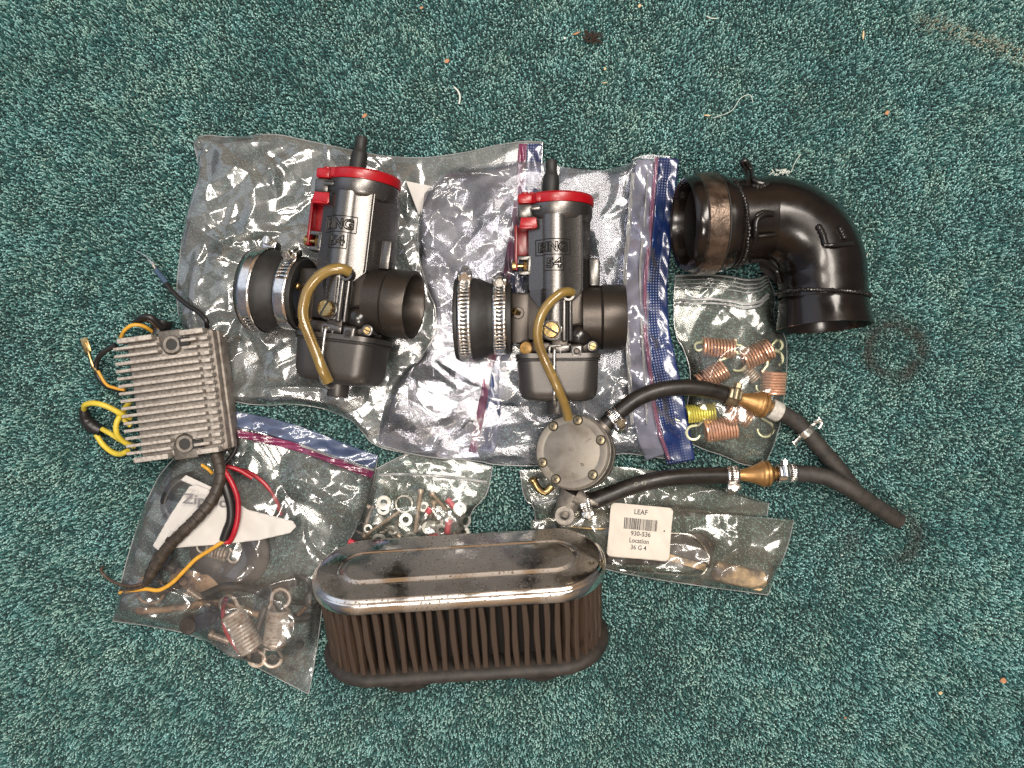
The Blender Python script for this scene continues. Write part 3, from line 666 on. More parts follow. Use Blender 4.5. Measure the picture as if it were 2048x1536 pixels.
# small bag of hardware
oD = P(850, 1000, 0)
bagD = thing('small_bag', 'small clear bag of washers and screws tucked behind the chrome filter', 'plastic bag', oD)
D = dict(top=[(752, 938), (790, 918), (835, 898), (910, 916), (985, 934)],
         right=[(985, 934), (976, 985), (962, 1002), (940, 1026), (932, 1075), (930, 1100)],
         bottom=[(690, 1112), (780, 1105), (860, 1102), (930, 1100)], left=[(752, 938), (745, 965), (725, 1030), (700, 1080), (690, 1112)])
film('back_film', M_('small_bag_film'), bagD, oD, **D, z0=.4, amp=.5, seed=71, step=.9, nf=20)
_, hD = film('front_film', M_('small_bag_film'), bagD, oD, **D, z0=1.5, amp=.85, seed=83, step=.55, nf=22, puff=[(830, 1050, 130, 60, 8)])
strip('press_seal', M_('clear_seal'), bagD, oD, [(757, 950), (800, 948), (850, 950), (910, 955), (975, 965)], 5, 2.2, hf=hD, seed=14)

seam(bagD, oD, D, hD, ('top', 'right'))
# small zip bag of springs
oE = P(1460, 740, 0)
bagE = thing('small_zip_bag', 'small clear zip bag of copper coloured springs below the black elbow', 'plastic bag', oE)
E = dict(top=[(1351, 550), (1400, 546), (1450, 548), (1505, 560), (1530, 545)],
         right=[(1530, 545), (1552, 590), (1545, 640), (1566, 662), (1576, 700), (1568, 800), (1556, 870), (1530, 930)],
         bottom=[(1378, 885), (1410, 900), (1450, 912), (1490, 932), (1530, 930)],
         left=[(1351, 550), (1347, 610), (1350, 672), (1370, 700), (1384, 760), (1372, 820), (1378, 885)])
film('back_film', M_('small_bag_film'), bagE, oE, **E, z0=.4, amp=.5, seed=91, step=.9, nf=20)
_, hE = film('front_film', M_('small_bag_film'), bagE, oE, **E, z0=1.5, amp=.95, seed=97, step=.55, nf=32, puff=[(1475, 770, 95, 110, 12)])
for k, (dy, w) in enumerate(((0, 3), (9, 2), (17, 2), (25, 2), (48, 5), (56, 4))):
    strip('zip_ridge', M_('clear_seal'), bagE, oE, [(1351, 552 + dy), (1400, 549 + dy), (1450, 552 + dy), (1508, 563 + dy), (1538, 549 + dy * .8)], w, 1.6, hf=hE, seed=16, wave=.3)
g = G(); g.torus(1.6, .35, T(*P(1486, 586, 5.5)), 20, 6); g.build('vent_hole', M_('dark_gasket'), bagE, org=oE)

seam(bagE, oE, E, hE, ('left', 'right', 'bottom'))
# long bag with the price sticker, lower right, and the folded bag under the pump
oG = P(1200, 980, 0)
bagG = thing('folded_bag', 'folded clear bag lying beneath the fuel pump and its hoses', 'plastic bag', oG)
GG = dict(top=[(1040, 940), (1120, 938), (1250, 930), (1400, 960), (1538, 1006)], right=[(1538, 1006), (1534, 1032)],
          bottom=[(1095, 1062), (1200, 1060), (1330, 1030), (1430, 1030), (1534, 1032)], left=[(1040, 940), (1048, 1000), (1068, 1010), (1072, 1050), (1095, 1062)])
film('back_film', M_('frosted_film'), bagG, oG, **GG, z0=.5, amp=.5, seed=101, step=.9, nf=20)
_, hG = film('front_film', M_('small_bag_film'), bagG, oG, **GG, z0=2.0, amp=1.3, seed=103, step=.6, nf=34, puff=[(1430, 995, 90, 25, 5)])
strip('fold_ridge', M_('clear_seal'), bagG, oG, [(1068, 1006), (1100, 1002), (1160, 998)], 8, 2.0, hf=hG, seed=17)
oF = P(1370, 1090, 0)
bagF = thing('stickered_bag', 'crumpled clear bag with white barcode sticker, right of the chrome filter', 'plastic bag', oF)
F_ = dict(top=[(1062, 1040), (1120, 1032), (1200, 1010), (1330, 1008), (1450, 1028), (1588, 1040)],
          right=[(1588, 1040), (1574, 1100), (1552, 1145), (1536, 1190)],
          bottom=[(1080, 1100), (1180, 1130), (1260, 1150), (1400, 1172), (1480, 1182), (1536, 1190)], left=[(1062, 1040), (1060, 1070), (1080, 1100)])
film('back_film', M_('small_bag_film'), bagF, oF, **F_, z0=.8, amp=.5, seed=111, step=.9, nf=20)
_, hF = film('front_film', M_('frosted_film'), bagF, oF, **F_, z0=2.2, amp=1.3, seed=113, step=.55, nf=50,
             puff=[(1350, 1110, 90, 40, 9), (1480, 1145, 70, 35, 10), (1280, 1060, 80, 50, 7)])
seam(bagG, oG, GG, hG, ('left', 'right'))
seam(bagF, oF, F_, hF, ('bottom', 'right'))
def rrect(w, h, r, n=5):
    o = []
    for cx, cy, a in ((w / 2 - r, h / 2 - r, 0), (-w / 2 + r, h / 2 - r, 90), (-w / 2 + r, -h / 2 + r, 180), (w / 2 - r, -h / 2 + r, 270)):
        for i in range(n + 1): t = R(a + 90 * i / n); o.append((cx + r * math.cos(t), cy + r * math.sin(t)))
    return o
# sticker in its own frame
sc_ = P(1280, 1064, 15); SM = T(*sc_) @ RZ(-5.5) @ RX(-3) @ RY(2)
stw, sth = 39.5, 33.5
def bend(x, y): return 0.5 * np.sin(x * .21 + y * .12) + 0.35 * np.sin(y * .33 - x * .1) + .2 * np.sin(x * .7 + y * .5)
g = G(); bm = bmesh.new(); bm.faces.new([bm.verts.new((a, b, 0)) for a, b in rrect(stw, sth, 2.6)])
for ax in (0, 1):
    for c in np.arange(-19, 20, 1.6):
        co = [0, 0, 0]; co[ax] = c; no = [0, 0, 0]; no[ax] = 1
        bmesh.ops.bisect_plane(bm, geom=bm.verts[:] + bm.edges[:] + bm.faces[:], plane_co=co, plane_no=no)
bm.verts.index_update(); V = np.array([v.co[:] for v in bm.verts]); V[:, 2] = bend(V[:, 0], V[:, 1]); FF = [tuple(v.index for v in f.verts) for f in bm.faces]; bm.free()
g.add(V, FF, SM); stk = g.build('price_sticker', M_('paper'), bagF, org=oF)
md = stk.modifiers.new('t', 'SOLIDIFY'); md.thickness = .00016; md.offset = -1
def stext(s_, x, y, w, h):
    g = G(); g.text(s_, 3, ext=.03, off=.03, fit=(w, h), M=T(x, y, .12), proj=bend)
    g.build('lettering', M_('ink'), stk, M=SM, org=oF, smooth=False)
stext('LEAF', -.5, 12.4, 8.2, 3.1); stext('930-536', .6, -1.2, 12.4, 3.0); stext('Location', 0, -5.6, 12.0, 3.0); stext('36 G 4', 0, -9.8, 9.8, 2.9)
rs = np.random.RandomState(5); x = -10.5; g = G()
while x < 10.5:
    w = rs.choice([.22, .22, .42, .62]); 
    for y0, y1 in ((1.2, 3.4), (3.4, 5.6), (5.6, 8.2)):
        v = np.array([(x, y0, 0), (x + w, y0, 0), (x + w, y1, 0), (x, y1, 0)], float); v[:, 2] = bend(v[:, 0], v[:, 1]) + .1; g.add(v, [(0, 1, 2, 3)])
    x += w + rs.choice([.24, .24, .4])
g.build('barcode', M_('ink'), stk, M=SM, org=oF, smooth=False)
g = G(); g.prism([(-.6, -.5), (.7, -.3), (0, .6)], 0, .1, T(15.2, 2.0, .2)); g.build('speck', M_('ink'), stk, M=SM, org=oF)

# things inside the bags -------------------------------------------------
def coil(L, r, wr, turns, hooks=(True, True), hr=None, seg=7, hl=0.0):
    """tension spring along X, centred, open hooks at the ends; returns path pieces"""
    n = int(turns * 22); a = np.linspace(0, turns * 2 * np.pi, n)
    body = np.stack([np.linspace(-L / 2, L / 2, n), r * np.cos(a), r * np.sin(a)], 1)
    hk = []; hr = hr or r * .9
    for s_, on in ((-1, hooks[0]), (1, hooks[1])):
        if not on: hk.append(None); continue
        t = np.linspace(0, 1, 8)[:, None]; p0 = np.array([s_ * L / 2, r if s_ < 0 else r * math.cos(a[-1]), 0 if s_ < 0 else r * math.sin(a[-1])])
        p1 = np.array([s_ * (L / 2 + hl + hr * .2), hr * .9, 0.])
        q = p0 + (p1 - p0) * t; b = np.radians(np.linspace(80, -150, 22))
        arc = np.stack([s_ * (L / 2 + hl + hr * 1.0 + hr * np.cos(b)), hr * np.sin(b), 0 * b], 1)
        hk.append(np.vstack([q[:-1], arc]))
    return body, hk

def spring(label, px, py, z, ang, Lpx, rpx, wr, turns, m, hm, hooks=(True, True), hr=None, hl=0.0, group=None, tilt=0):
    k = K * .97; rpx *= 1.3 if m != 'old_spring' else 1.04; wr *= 1.15 if m != 'old_spring' else 1.0; org = P(px, py, z); t = thing('spring', label, 'spring', org, M=T(*org) @ RZ(ang) @ RY(tilt), group=group)
    b, hk = coil(Lpx * k, rpx * k - wr, wr, turns, hooks, hr, hl=hl)
    G().tube(b, wr, 7).build('coil', M_(m), t)
    for h in hk:
        if h is not None: G().tube(h, wr, 7).build('hook', M_(hm), t)
    return t
gs = 'copper coloured springs in the small zip bag'
spring('copper spring lying level at the top of the springs in the zip bag', 1438, 696, 6.2, -4, 66, 16, .72, 10, 'copper_spring', 'pale_hook', hr=2.6, group=gs)
spring('pinkish copper spring slanting up to the right, at upper right in the zip bag', 1513, 709, 6.6, 24, 60, 18, .75, 9.5, 'copper_spring', 'pale_hook', (False, True), 3.2, 2, gs)
spring('half hidden copper spring slanting upward above the black hose', 1425, 752, 6.4, 30, 62, 17, .72, 10, 'copper_spring', 'pale_hook', (False, True), 6.0, 3, gs)
spring('upright copper spring with a tall pale hook near the bag edge', 1547, 766, 6.8, 86, 46, 20, .78, 8, 'copper_spring', 'pale_hook', (False, True), 4.8, 3.5, gs)
spring('yellow plated spring beside the blue bag edge, under the hose', 1402, 826, 5.6, 5, 58, 15, .72, 11, 'yellow_spring', 'pale_hook', (True, False), 3.6, 1, 'springs in the small zip bag')
spring('lowest copper spring with a large pale hook at its left', 1440, 858, 6.4, 8, 62, 19, .75, 10.5, 'copper_spring', 'pale_hook', (True, False), 4.4, 3, gs)
spring('copper spring mostly hidden beneath the upper brass valve', 1480, 826, 6.0, -32, 52, 16, .72, 9, 'copper_spring', 'pale_hook', (False, True), 5.0, 6, gs)
spring('dark spring peeking out beside the yellow plated spring', 1500, 746, 3.6, -50, 40, 13, .7, 8, 'old_spring', 'pale_hook', (False, True), 3.4, 2, 'springs in the small zip bag')
gr = 'rusty springs in the lower left bag'
spring('rusty white coil spring leaning left, lower middle of the bag', 485, 1262, 8.6, -62, 84, 25, 1.25, 11.5, 'old_spring', 'old_spring', hr=5.2, hl=1, group=gr)
spring('rusty white coil spring standing upright nearest the filter', 553, 1256, 8.6, 82, 78, 23, 1.2, 12, 'old_spring', 'old_spring', hr=5.8, hl=1, group=gr)
spring('short dark spring showing just below the white printed patch', 436, 1104, 9.4, -18, 44, 15, .8, 7, 'old_spring', 'old_spring', hr=3.4, group=gr)

def single(name, label, cat, g, m, px, py, z, M=None, group=None, smooth=True, sharp=38):
    org = P(px, py, z); o = g.build(name, M_(m), None, M=M, smooth=smooth, sharp=sharp); o.location = Vector(org * .001)
    return tag(o, label, cat, group)
g = G(); g.lathe([(6, 0), (24, 0), (25.5, 1), (25.5, 3.4), (23, 4.2), (12, 4.2), (10, 3.2), (6, 3.2)], 56, T(0, 0, 0), caps=False)
single('metal_disc', 'dark rusty round disc beneath the white printed patch of the bag', 'disc', g, 'rusty_disc', 462, 1102, 1.2, RX(4))
g = G(); g.tube(spline([(0, 0, 0), (22, 4, 1), (50, 10, 0), (78, 6, 1)], 2), 2.3, 10); 
single('metal_strap', 'rusty tan metal strap along the bottom edge of the bag', 'strap', g, 'rust_strap', 275, 1222, 3.0, RZ(-6))
g = G(); g.tube(spline([(0, 0, 0), (14, 6, 1), (30, 5, 0), (42, -3, 0)], 2), 1.6, 8)
single('metal_hook', 'thin rusty hook between the strap and the two white springs', 'hook', g, 'rust_strap', 372, 1212, 7, RZ(-10))
g = G(); g.tube(spline(Ps([(452, 1195, 12), (446, 1225, 10), (452, 1262, 9), (470, 1292, 7), (482, 1308, 6)]) - P(452, 1195, 0), 2), 1.3, 8)
single('red_cable', 'faded red cable piece curving beside the leaning white spring', 'cable', g, 'wire_red', 452, 1195, 0)
g = G(); g.tube(spline(Ps([(466, 938, 7), (500, 946, 8), (530, 968, 8), (552, 1000, 7), (562, 1030, 6)]) - P(466, 938, 0), 2), 1.3, 8)
single('red_cable', 'faded red wire loop inside the bag above the printed patch', 'cable', g, 'wire_red', 466, 938, 0)
g = G(); g.tube(spline(Ps([(392, 950, 4), (350, 966, 5), (330, 1010, 4), (352, 1040, 4), (400, 1030, 4), (440, 980, 4)]) - P(392, 950, 0), 2), 3.2, 10)
single('black_cable', 'thick black cable loop at the upper left inside the bag', 'cable', g, 'wire_black', 392, 950, 0)
g = G(); g.box(22, 9, 6, RZ(24), 1.5); g.cyl(4, 9, T(6, 3, -2), 16, .6); g.cyl(5.5, 5, T(-9, -3, -1), 18, .6)
single('metal_bracket', 'dark rusty bracket lying left of the leaning white spring', 'bracket', g, 'rusty_disc', 408, 1240, 4.5)
g = G(); g.torus(8.5, 1.6, None, 30, 8); g.torus(5, 1.2, T(10, -6, 1), 24, 8)
single('gasket_ring', 'dark rubber ring beside the upright white spring', 'ring', g, 'dark_gasket', 596, 1180, 4.0)
g = G(); g.cyl(2.6, 2.4, None, 16, .4)
single('rubber_plug', 'small black round plug at the right corner of the bag', 'plug', g, 'dark_gasket', 600, 1290, 2.0)
g = G(); g.torus(9, 1.0, RX(8), 30, 8)
single('wire_ring', 'tan wire ring at the bottom left of the bag', 'ring', g, 'rust_strap', 300, 1180, 4.5)

# stickered bag: strap loops, plate, tan clip
g = G(); g.tube(spline(Ps([(1330, 1066, 6), (1385, 1072, 7), (1415, 1105, 6), (1412, 1140, 4), (1380, 1150, 4), (1240, 1140, 4)]) - P(1330, 1066, 0), 2), .8, 8)
single('wire_loop', 'thin silver wire loop inside the bag right of the sticker', 'wire', g, 'zinc_steel', 1330, 1066, 0)
g = G(); g.prism([(-19, -9), (16, -12), (20, 4), (10, 11), (-16, 10)], 0, 4, None, 1.2)
single('rubber_pad', 'dark brown rubber pad right beside the white sticker in the bag', 'pad', g, 'dark_gasket', 1368, 1098, 1.4)
g = G(); g.prism([(-17, -5.5), (15, -8.5), (19, -3), (16, 4.5), (-15, 6)], 0, 7.5, RZ(-9), 2.0)
single('worn_clip', 'worn tan and black block at the right end of the stickered bag', 'clip', g, 'wood_part', 1474, 1146, 1.4)
g = G(); g.box(26, 4.5, 2.4, RZ(-16), .8)
single('brass_strip', 'thin brass strip just below the sticker in the bag', 'strip', g, 'wood_part', 1372, 1124, 6.4)
g = G(); g.tube(spline([(-16, 3, 0), (0, 0, .5), (14, -1, 0)], 1), 1.1, 8)
single('brass_strip', 'brass strip between the pump lug and the sticker', 'strip', g, 'brass', 1190, 1058, 3.5, RZ(6))
g = G(); g.prism([(-21, -10), (17, -11), (20, 8), (-17, 12)], 0, 4.5, None, 1.5)
single('rubber_pad', 'dark rubber pad under the sticker, left part of the bag', 'pad', g, 'dark_gasket', 1275, 1095, 1.4)

for lb, a, dx, dy, r_, L_, m_ in (
    ('dark rusty bolt lying beside the tan strap in the lower left bag', 20, 330, 1178, 3.2, 20, 'rusty_disc'),
    ('rusty brown bolt left of the leaning white spring', -35, 400, 1195, 2.6, 18, 'old_bolt'),
    ('dark pin standing between the two rusty white springs', 70, 520, 1245, 2.4, 22, 'rusty_disc'),
    ('dark round bar above the upright white spring', 15, 560, 1170, 3.0, 24, 'dark_gasket'),
    ('thin rusty rod right of the upright white spring', 50, 596, 1232, 1.6, 26, 'rust_strap'),
    ('dark sleeve under the orange wire in the lower left bag', -25, 330, 1128, 3.6, 16, 'rusty_disc'),
    ('short brown peg near the bottom edge of the lower left bag', -20, 440, 1276, 2.2, 14, 'old_bolt')):
    g = G(); g.lathe([(r_ * 1.5, 0), (r_ * 1.5, 2.4), (r_, 2.5), (r_, L_ - .6), (r_ - .5, L_)], 16, RZ(a) @ RY(90) @ T(0, 0, -L_ / 2))
    single('rusty_bolt', lb, 'bolt', g, m_, dx, dy, r_ * 1.5 + .8, None, 'rusty parts in the lower left bag')
g = G(); g.tube(spline([(-30, 8, 0), (-12, 14, 1), (10, 8, 0), (26, -6, 0), (40, -6, 0)], 2), 2.8, 10)
single('black_cable', 'dark cable running beneath the white springs in the bag', 'cable', g, 'dark_gasket', 500, 1215, 3.0)
g = G(); g.prism([(-16, -5), (12, -8), (18, 0), (8, 7), (-14, 6)], 0, 3, RZ(-12), .8); g.cyl(3, 5, T(-6, 0, 0), 16, .5)
single('metal_bracket', 'flat rusty plate under the disc, middle of the lower left bag', 'bracket', g, 'rust_strap', 390, 1160, 1.4)
# hardware in the small bag
gw = 'washers and rings in the small hardware bag'
def washer(label, px, py, ro, ri, th=1.2, z=4.2, tx=0, ty=0, m='washer_metal', nm='washer'):
    g = G(); k = K * .98; g.lathe([(ri * k, 0), (ri * k, th), (ro * k - .25, th), (ro * k, th - .25), (ro * k, 0), (ri * k, 0)], 30, None, caps=False)
    single(nm, label, 'washer' if nm != 'nut' else 'nut', g, m, px, py, z, RX(tx) @ RY(ty), gw)
washer('grey washer at the upper left of the hardware bag', 768, 1005, 15, 7, z=5)
washer('washer just beneath the upper left washer', 767, 1017, 13, 6, z=3.2, tx=8)
washer('large thin dark centred ring at the top of the hardware', 809, 1007, 19, 15, 2.2, 4, m='steel_band')
washer('pale washer in the middle below the large thin ring', 812, 1039, 14, 6.5, 1.6, 5.5, tx=-6)
washer('grey washer between the long screw and the red crimp', 857, 1055, 13.5, 6.5, 1.5, 4.6)
washer('tall white bushing at the upper right of the hardware', 921, 1016, 14, 7, 3.0, 4.5, ty=-8)
washer('thin washer standing at the right edge of the hardware bag', 930, 1042, 13, 8, 1.2, 4, ty=40)
washer('big washer half hidden behind the filter lid, left', 758, 1080, 15, 8.5, 1.4, 3.2, tx=12)
washer('wide thin ring half hidden behind the middle of the lid', 803, 1084, 17, 13.5, 1.8, 3.4, m='steel_band')
washer('lock washer under the right red crimp', 884, 1058, 12, 7, 1.8, 3.2, tx=20)
washer('stacked washers at the lower right corner of the hardware bag', 925, 1066, 13, 5.5, 2.6, 3.6, tx=-25, ty=20)
washer('small washer near the left screw head', 792, 1066, 10, 4.5, 1.4, 3, tx=18)
washer('small grey washer under the crossing screws', 848, 1014, 11, 5, 1.3, 2.6, tx=-15)
def hexnut(label, px, py, r, th, z, tx, ty):
    g = G(); k = K; pts = [(r * k * math.cos(R(60 * i)), r * k * math.sin(R(60 * i))) for i in range(6)]
    g.prism(pts, -th / 2, th / 2, None, .4); g.lathe([(r * k * .45, th / 2 + .05), (r * k * .6, th / 2 + .05)], 18, None, caps=False)
    single('nut', label, 'nut', g, 'zinc_steel', px, py, z, RX(tx) @ RY(ty), 'nuts in the small hardware bag')
hexnut('hexagon nut in the middle right beside the long screws', 874, 1036, 11, 5, 4.4, 50, 20)
hexnut('hexagon nut below the tall white bushing', 910, 1042, 11, 5, 4.2, -50, 30)
hexnut('hexagon nut lying at the left below the grey washers', 776, 1056, 10, 4.5, 3.5, 30, -40)
def screw(label, a, b, r=3.6, m='old_bolt', head=6.5, z=5.5):
    A_, B_ = P(*a, z), P(*b, z - 1); g = G(); L = np.linalg.norm(B_ - A_); k = K
    prof = [(head * k, 0), (head * k, 2.0), (r * k, 2.1)]
    n = int(L / .55)
    for i in range(n): prof.append(((r + (.5 if i % 2 else -.4)) * k, 2.4 + (L - 2.6) * i / n))
    prof.append((r * k * .7, L)); g.lathe(prof, 14, along((0, 0, 0), B_ - A_))
    single('screw', label, 'screw', g, m, a[0], a[1], z, None, 'screws in the small hardware bag', sharp=30)
screw('short thick screw at the left edge of the hardware bag', (742, 1010), (729, 1058), 5.2, head=8)
screw('long brown screw slanting from lower left to the ring', (727, 1073), (800, 1022), 3.6, 'old_bolt', 8, 6.4)
screw('long upright screw in the middle of the hardware', (842, 978), (830, 1066), 4.4, 'old_bolt', 6, 7)
screw('dark screw slanting down to the right red crimp', (862, 985), (893, 1020), 3.6, z=5)
screw('thin pale screw slanting left from the small red crimp', (857, 1026), (831, 1062), 2.0, 'zinc_steel', 3, z=6)
screw('brown screw under the hexagon nuts', (868, 1000), (866, 1040), 3.4, z=4)
screw('short brown screw lying among the lower washers', (800, 1075), (778, 1050), 3.2, z=4.5)
rs = np.random.RandomState(12)
spots = [(rs.uniform(735, 918), rs.uniform(1036, 1078)) for i in range(16)]
for i, (qx, qy) in enumerate(spots):
    g = G(); kind = i % 4; place = ('leftmost', 'second from left', 'third from left', 'rightmost')[sorted(spots[kind::4]).index((qx, qy))]
    if kind == 0: g.prism([(3 * math.cos(R(60 * j)), 3 * math.sin(R(60 * j))) for j in range(6)], -1.2, 1.2, None, .3)
    elif kind == 1: g.lathe([(1.6, 0), (1.6, 1.2), (3.4, 1.2), (3.6, 1), (3.6, 0), (1.6, 0)], 24, None, caps=False)
    elif kind == 2: g.lathe([(2.6, 0), (2.6, 1.8), (1.2, 2.0), (1.2, 9), (.8, 9.6)], 14, RY(90))
    else: g.lathe([(2.6, -3), (3.1, -2), (3.1, 2), (2.6, 3), (1.6, 3), (1.6, -3)], 20, RY(60), caps=False)
    single(('nut', 'washer', 'screw', 'spacer')[kind], '%s of the four small buried %s in the hardware bag' % (place, ('nuts', 'washers', 'screws', 'spacers')[kind]), ('nut', 'washer', 'screw', 'spacer')[kind],
           g, ('zinc_steel', 'washer_metal', 'old_bolt', 'washer_metal')[kind], qx, qy, rs.uniform(2.6, 4.6), RX(rs.uniform(-50, 50)) @ RY(rs.uniform(-40, 40)) @ RZ(rs.uniform(0, 180)), 'buried %s pieces in the hardware bag' % ('nut', 'washer', 'screw', 'spacer')[kind])
def crimp(label, px, py, ang, L=9, z=5, m2='steel_band'):
    org = P(px, py, z); t = thing('crimp_terminal', label, 'terminal', org, M=T(*org) @ RZ(ang), group='red crimp terminals')
    G().tube(spline([(-L / 2, 0, 0), (L / 2, 0, 0)], 1), [2.0, 2.1, 1.9, 2.1, 2.0], 14).build('sleeve', M_('red_crimp'), t)
    g = G(); g.box(6, 2.6, .8, T(L / 2 + 2.6, 0, 0), .2); g.build('tongue', M_(m2), t)
crimp('red crimp terminal at the upper right of the hardware bag', 901, 1006, -50, 7)
crimp('red crimp terminal standing upright right of the grey washer', 896, 1053, 84, 9, 6)
crimp('tiny red crimp terminal at the top of the thin pale screw', 858, 1021, 240, 4, 6)
crimp('red crimp terminal half hidden behind the right of the lid', 868, 1074, 15, 6, 4)
crimp('red crimp terminal outside the bag at the left end of the lid', 708, 1086, -15, 7, 3)
# ------------------------------------------------------------------ hose clamps
def clamp(parent, M, r, w, slots, screw_ang, m='steel_band', size=1.0, sm='zinc_steel', flip=1, thick=.7):
    """worm clamp round local X. slots (a0,a1) in degrees; angle 0 = +Z, 90 = +Y"""
    N = max(60, int(2 * np.pi * r / (1.28))); N -= N % 2
    g = G(); xs = [-w / 2, -w * .24, w * .24, w / 2]; V = []; F = []
    for i in range(N):
        a = 2 * np.pi * i / N
        for x in xs: V.append((x, r * math.sin(a), r * math.cos(a)))
    for i in range(N):
        k = (i + 1) % N; deg = 360 * i / N
        for j in range(3):
            inside = any(((deg - a0) % 360) < ((a1 - a0) % 360) for a0, a1 in slots)
            if j == 1 and inside and i % 2: continue
            F.append((i * 4 + j, i * 4 + j + 1, k * 4 + j + 1, k * 4 + j))
    g.add(np.array(V), F, M); o = g.build('hose_clamp', M_(m), parent); md = o.modifiers.new('t', 'SOLIDIFY'); md.thickness = thick * .001; md.offset = 0
    a = R(screw_ang); S = M @ np.array(Matrix.Rotation(-a, 4, 'X')) @ T(0, 0, r)   # local: Z outward, Y tangential
    h = G(); h.box(w * 1.12, 8 * size, 5.0 * size, T(0, 0, 2.2 * size) @ S_id, 1.1 * size, 3)
    h.cyl(2.9 * size, 8.5 * size, T(0, -4.4 * size * flip, 3.6 * size) @ RX(-90 * flip), 18, .5)
    h.build('clamp_housing', M_(m), o, M=S)
    s = G(); s.cyl(3.0 * size, 4.4 * size, T(0, 4.0 * size * flip, 3.6 * size) @ RX(-90 * flip), 6, .5)
    s.box(.8 * size, .6 * size, 4.6 * size, T(0, (8.5) * size * flip, 3.6 * size))
    s.build('clamp_screw', M_(sm), o, M=S)
    return o
S_id = np.eye(4)

# ------------------------------------------------------------------ carburettors
def carburettor(label, px, py, z, rz_, ry_, variant, rx_=0):
    org = P(px, py, z); Mw = T(*org) @ RZ(rz_) @ RY(ry_) @ RX(rx_)
    t = thing('carburettor', label, 'carburettor', org, M=Mw, group='slide carburettors on freezer bags')
    B = lambda g, n, m, p=t, **k: g.build(n, M_(m), p, **k)
    # slide chamber: a cast column with a round front between two flats
    sec = [(-17.5, -18), (-18.8, -6), (-19.0, 9), (-18.0, 12.6), (-9.6, 16.6)]
    for a in np.linspace(136, 54, 12): sec.append((-2.2 + 10.0 * math.cos(R(a)), 11.4 + 10.0 * math.sin(R(a))))
    sec += [(4.6, 18.6), (12.8, 16.0), (13.8, 14.6), (14.8, 9), (19.5, 3), (20, -6), (18, -18)]
    sx = np.array([p[0] for p in sec[2:-2]]); sz = np.array([p[1] for p in sec[2:-2]])
    def surf(x, y=None):
        o = np.argsort(sx[:-2]); return np.interp(x, sx[:-2][o], sz[:-2][o])
    g = G(); V = []; n = len(sec)
    levels = [(60, 1.0, 0), (16, 1.0, 0)]
    for y, s_, dz in levels: V += [(x * s_, y, zz * s_ + dz) for x, zz in sec]
    F = [(i, i + 1, n + i + 1, n + i) for i in range(n - 1)] + [(n - 1, 0, n, 2 * n - 1)]
    F += [tuple(range(n))[::-1], tuple(range(n, 2 * n))]
    g.add(V, F)
    # tapering apron towards the venturi
    ap = [(-18.4, 16.2), (-17.6, 13), (-7.5, -1), (-7.2, -14), (4.6, -14), (5.2, 8), (8, 9.5), (13.6, 15), (13.6, 16.2)]
    bm = bmesh.new(); bm.faces.new([bm.verts.new((a, b, 0)) for a, b in ap])
    for c in np.arange(-17.5, 13.5, 1.0):
        bmesh.ops.bisect_plane(bm, geom=bm.verts[:] + bm.edges[:] + bm.faces[:], plane_co=(c, 0, 0), plane_no=(1, 0, 0))
    r_ = bmesh.ops.extrude_face_region(bm, geom=bm.faces[:]); top = [v for v in r_['geom'] if isinstance(v, bmesh.types.BMVert)]
    for v in top: v.co.z = float(surf(v.co.x)) - (0 if v.co.y > 15 else min(2.5, (16 - v.co.y) * .05))
    bmesh.ops.recalc_face_normals(bm, faces=bm.faces[:]); bm.verts.index_update()
    g.add([v.co[:] for v in bm.verts], [tuple(v.index for v in f.verts) for f in bm.faces]); bm.free()
    B(g, 'slide_chamber', 'cast_metal', sharp=30)
    g = G(); g.tube([(13.7, 60, 15.0), (13.7, 15, 15.0), (5.4, 7, 17.2)], .45, 8); B(g, 'casting_edge', 'cast_metal')
    # raised lettering
    def sf(x, y): return surf(x) + .12
    g = G(); g.text('BING', 8, ext=.25, off=.1, fit=(16.8, 5.6), M=T(-3.6, 40.6, 0), proj=sf, res=4); B(g, 'lettering', 'cast_metal')
    g = G(); g.text('BING', 8, outline=.30, off=.2, fit=(17.6, 6.4), M=T(-3.6, 40.6, .35), proj=sf, res=4)
    g.text('54', 8, outline=.30, off=.2, fit=(9.6, 6.2), M=T(-3.0, 31.0, .35), proj=sf, res=4)
    for pts in ([(-13.8, 36), (6.6, 36), (6.6, 45.2), (-13.8, 45.2), (-13.8, 36)], [(-9, 36), (-9, 26.6), (2.6, 26.6), (2.6, 36)]):
        q = np.vstack([np.linspace(pts[i], pts[i + 1], 24, endpoint=False) for i in range(len(pts) - 1)] + [[pts[-1]]])
        q3 = np.c_[q, sf(q[:, 0], 0) + .1]; g.tube(q3, .27, 5)
    B(g, 'lettering_outline', 'recess_metal')
    g = G(); g.text('54', 8, ext=.25, off=.1, fit=(9.0, 5.5), M=T(-3.0, 31.0, 0), proj=sf, res=4); B(g, 'lettering', 'cast_metal')
    # collar and red cap
    g = G(); g.lathe([(19.2, 57), (20.6, 58.5), (21.2, 60), (21.2, 67)], 56, RX(-90) @ np.eye(4), caps=True)
    g2 = G(); RXm = RX(-90)
    col = G(); col.lathe([(18.4, 57.2), (19.6, 58), (21.0, 61), (21.0, 67.2)], 56, RXm); col.box(9, 8.6, 15, T(-19.8, 62.9, 8), 1.6)
    col.box(5.2, 2.2, 1.4, T(-13.6, 64.0, 17.6), .4); B(col, 'collar', 'cast_metal')
    g = G(); g.box(5.4, .7, 1.2, T(-13.6, 65.0, 18.5)); g.box(5.4, .5, 1.0, T(-13.6, 62.6, 18.7)); B(g, 'collar_slot', 'dark_line')
    cap = G(); cap.lathe([(21.6, 67.4), (21.9, 68), (21.9, 72.4), (20.8, 73.6), (16, 74.2), (5, 74.2), (5, 67.4)], 56, RXm)
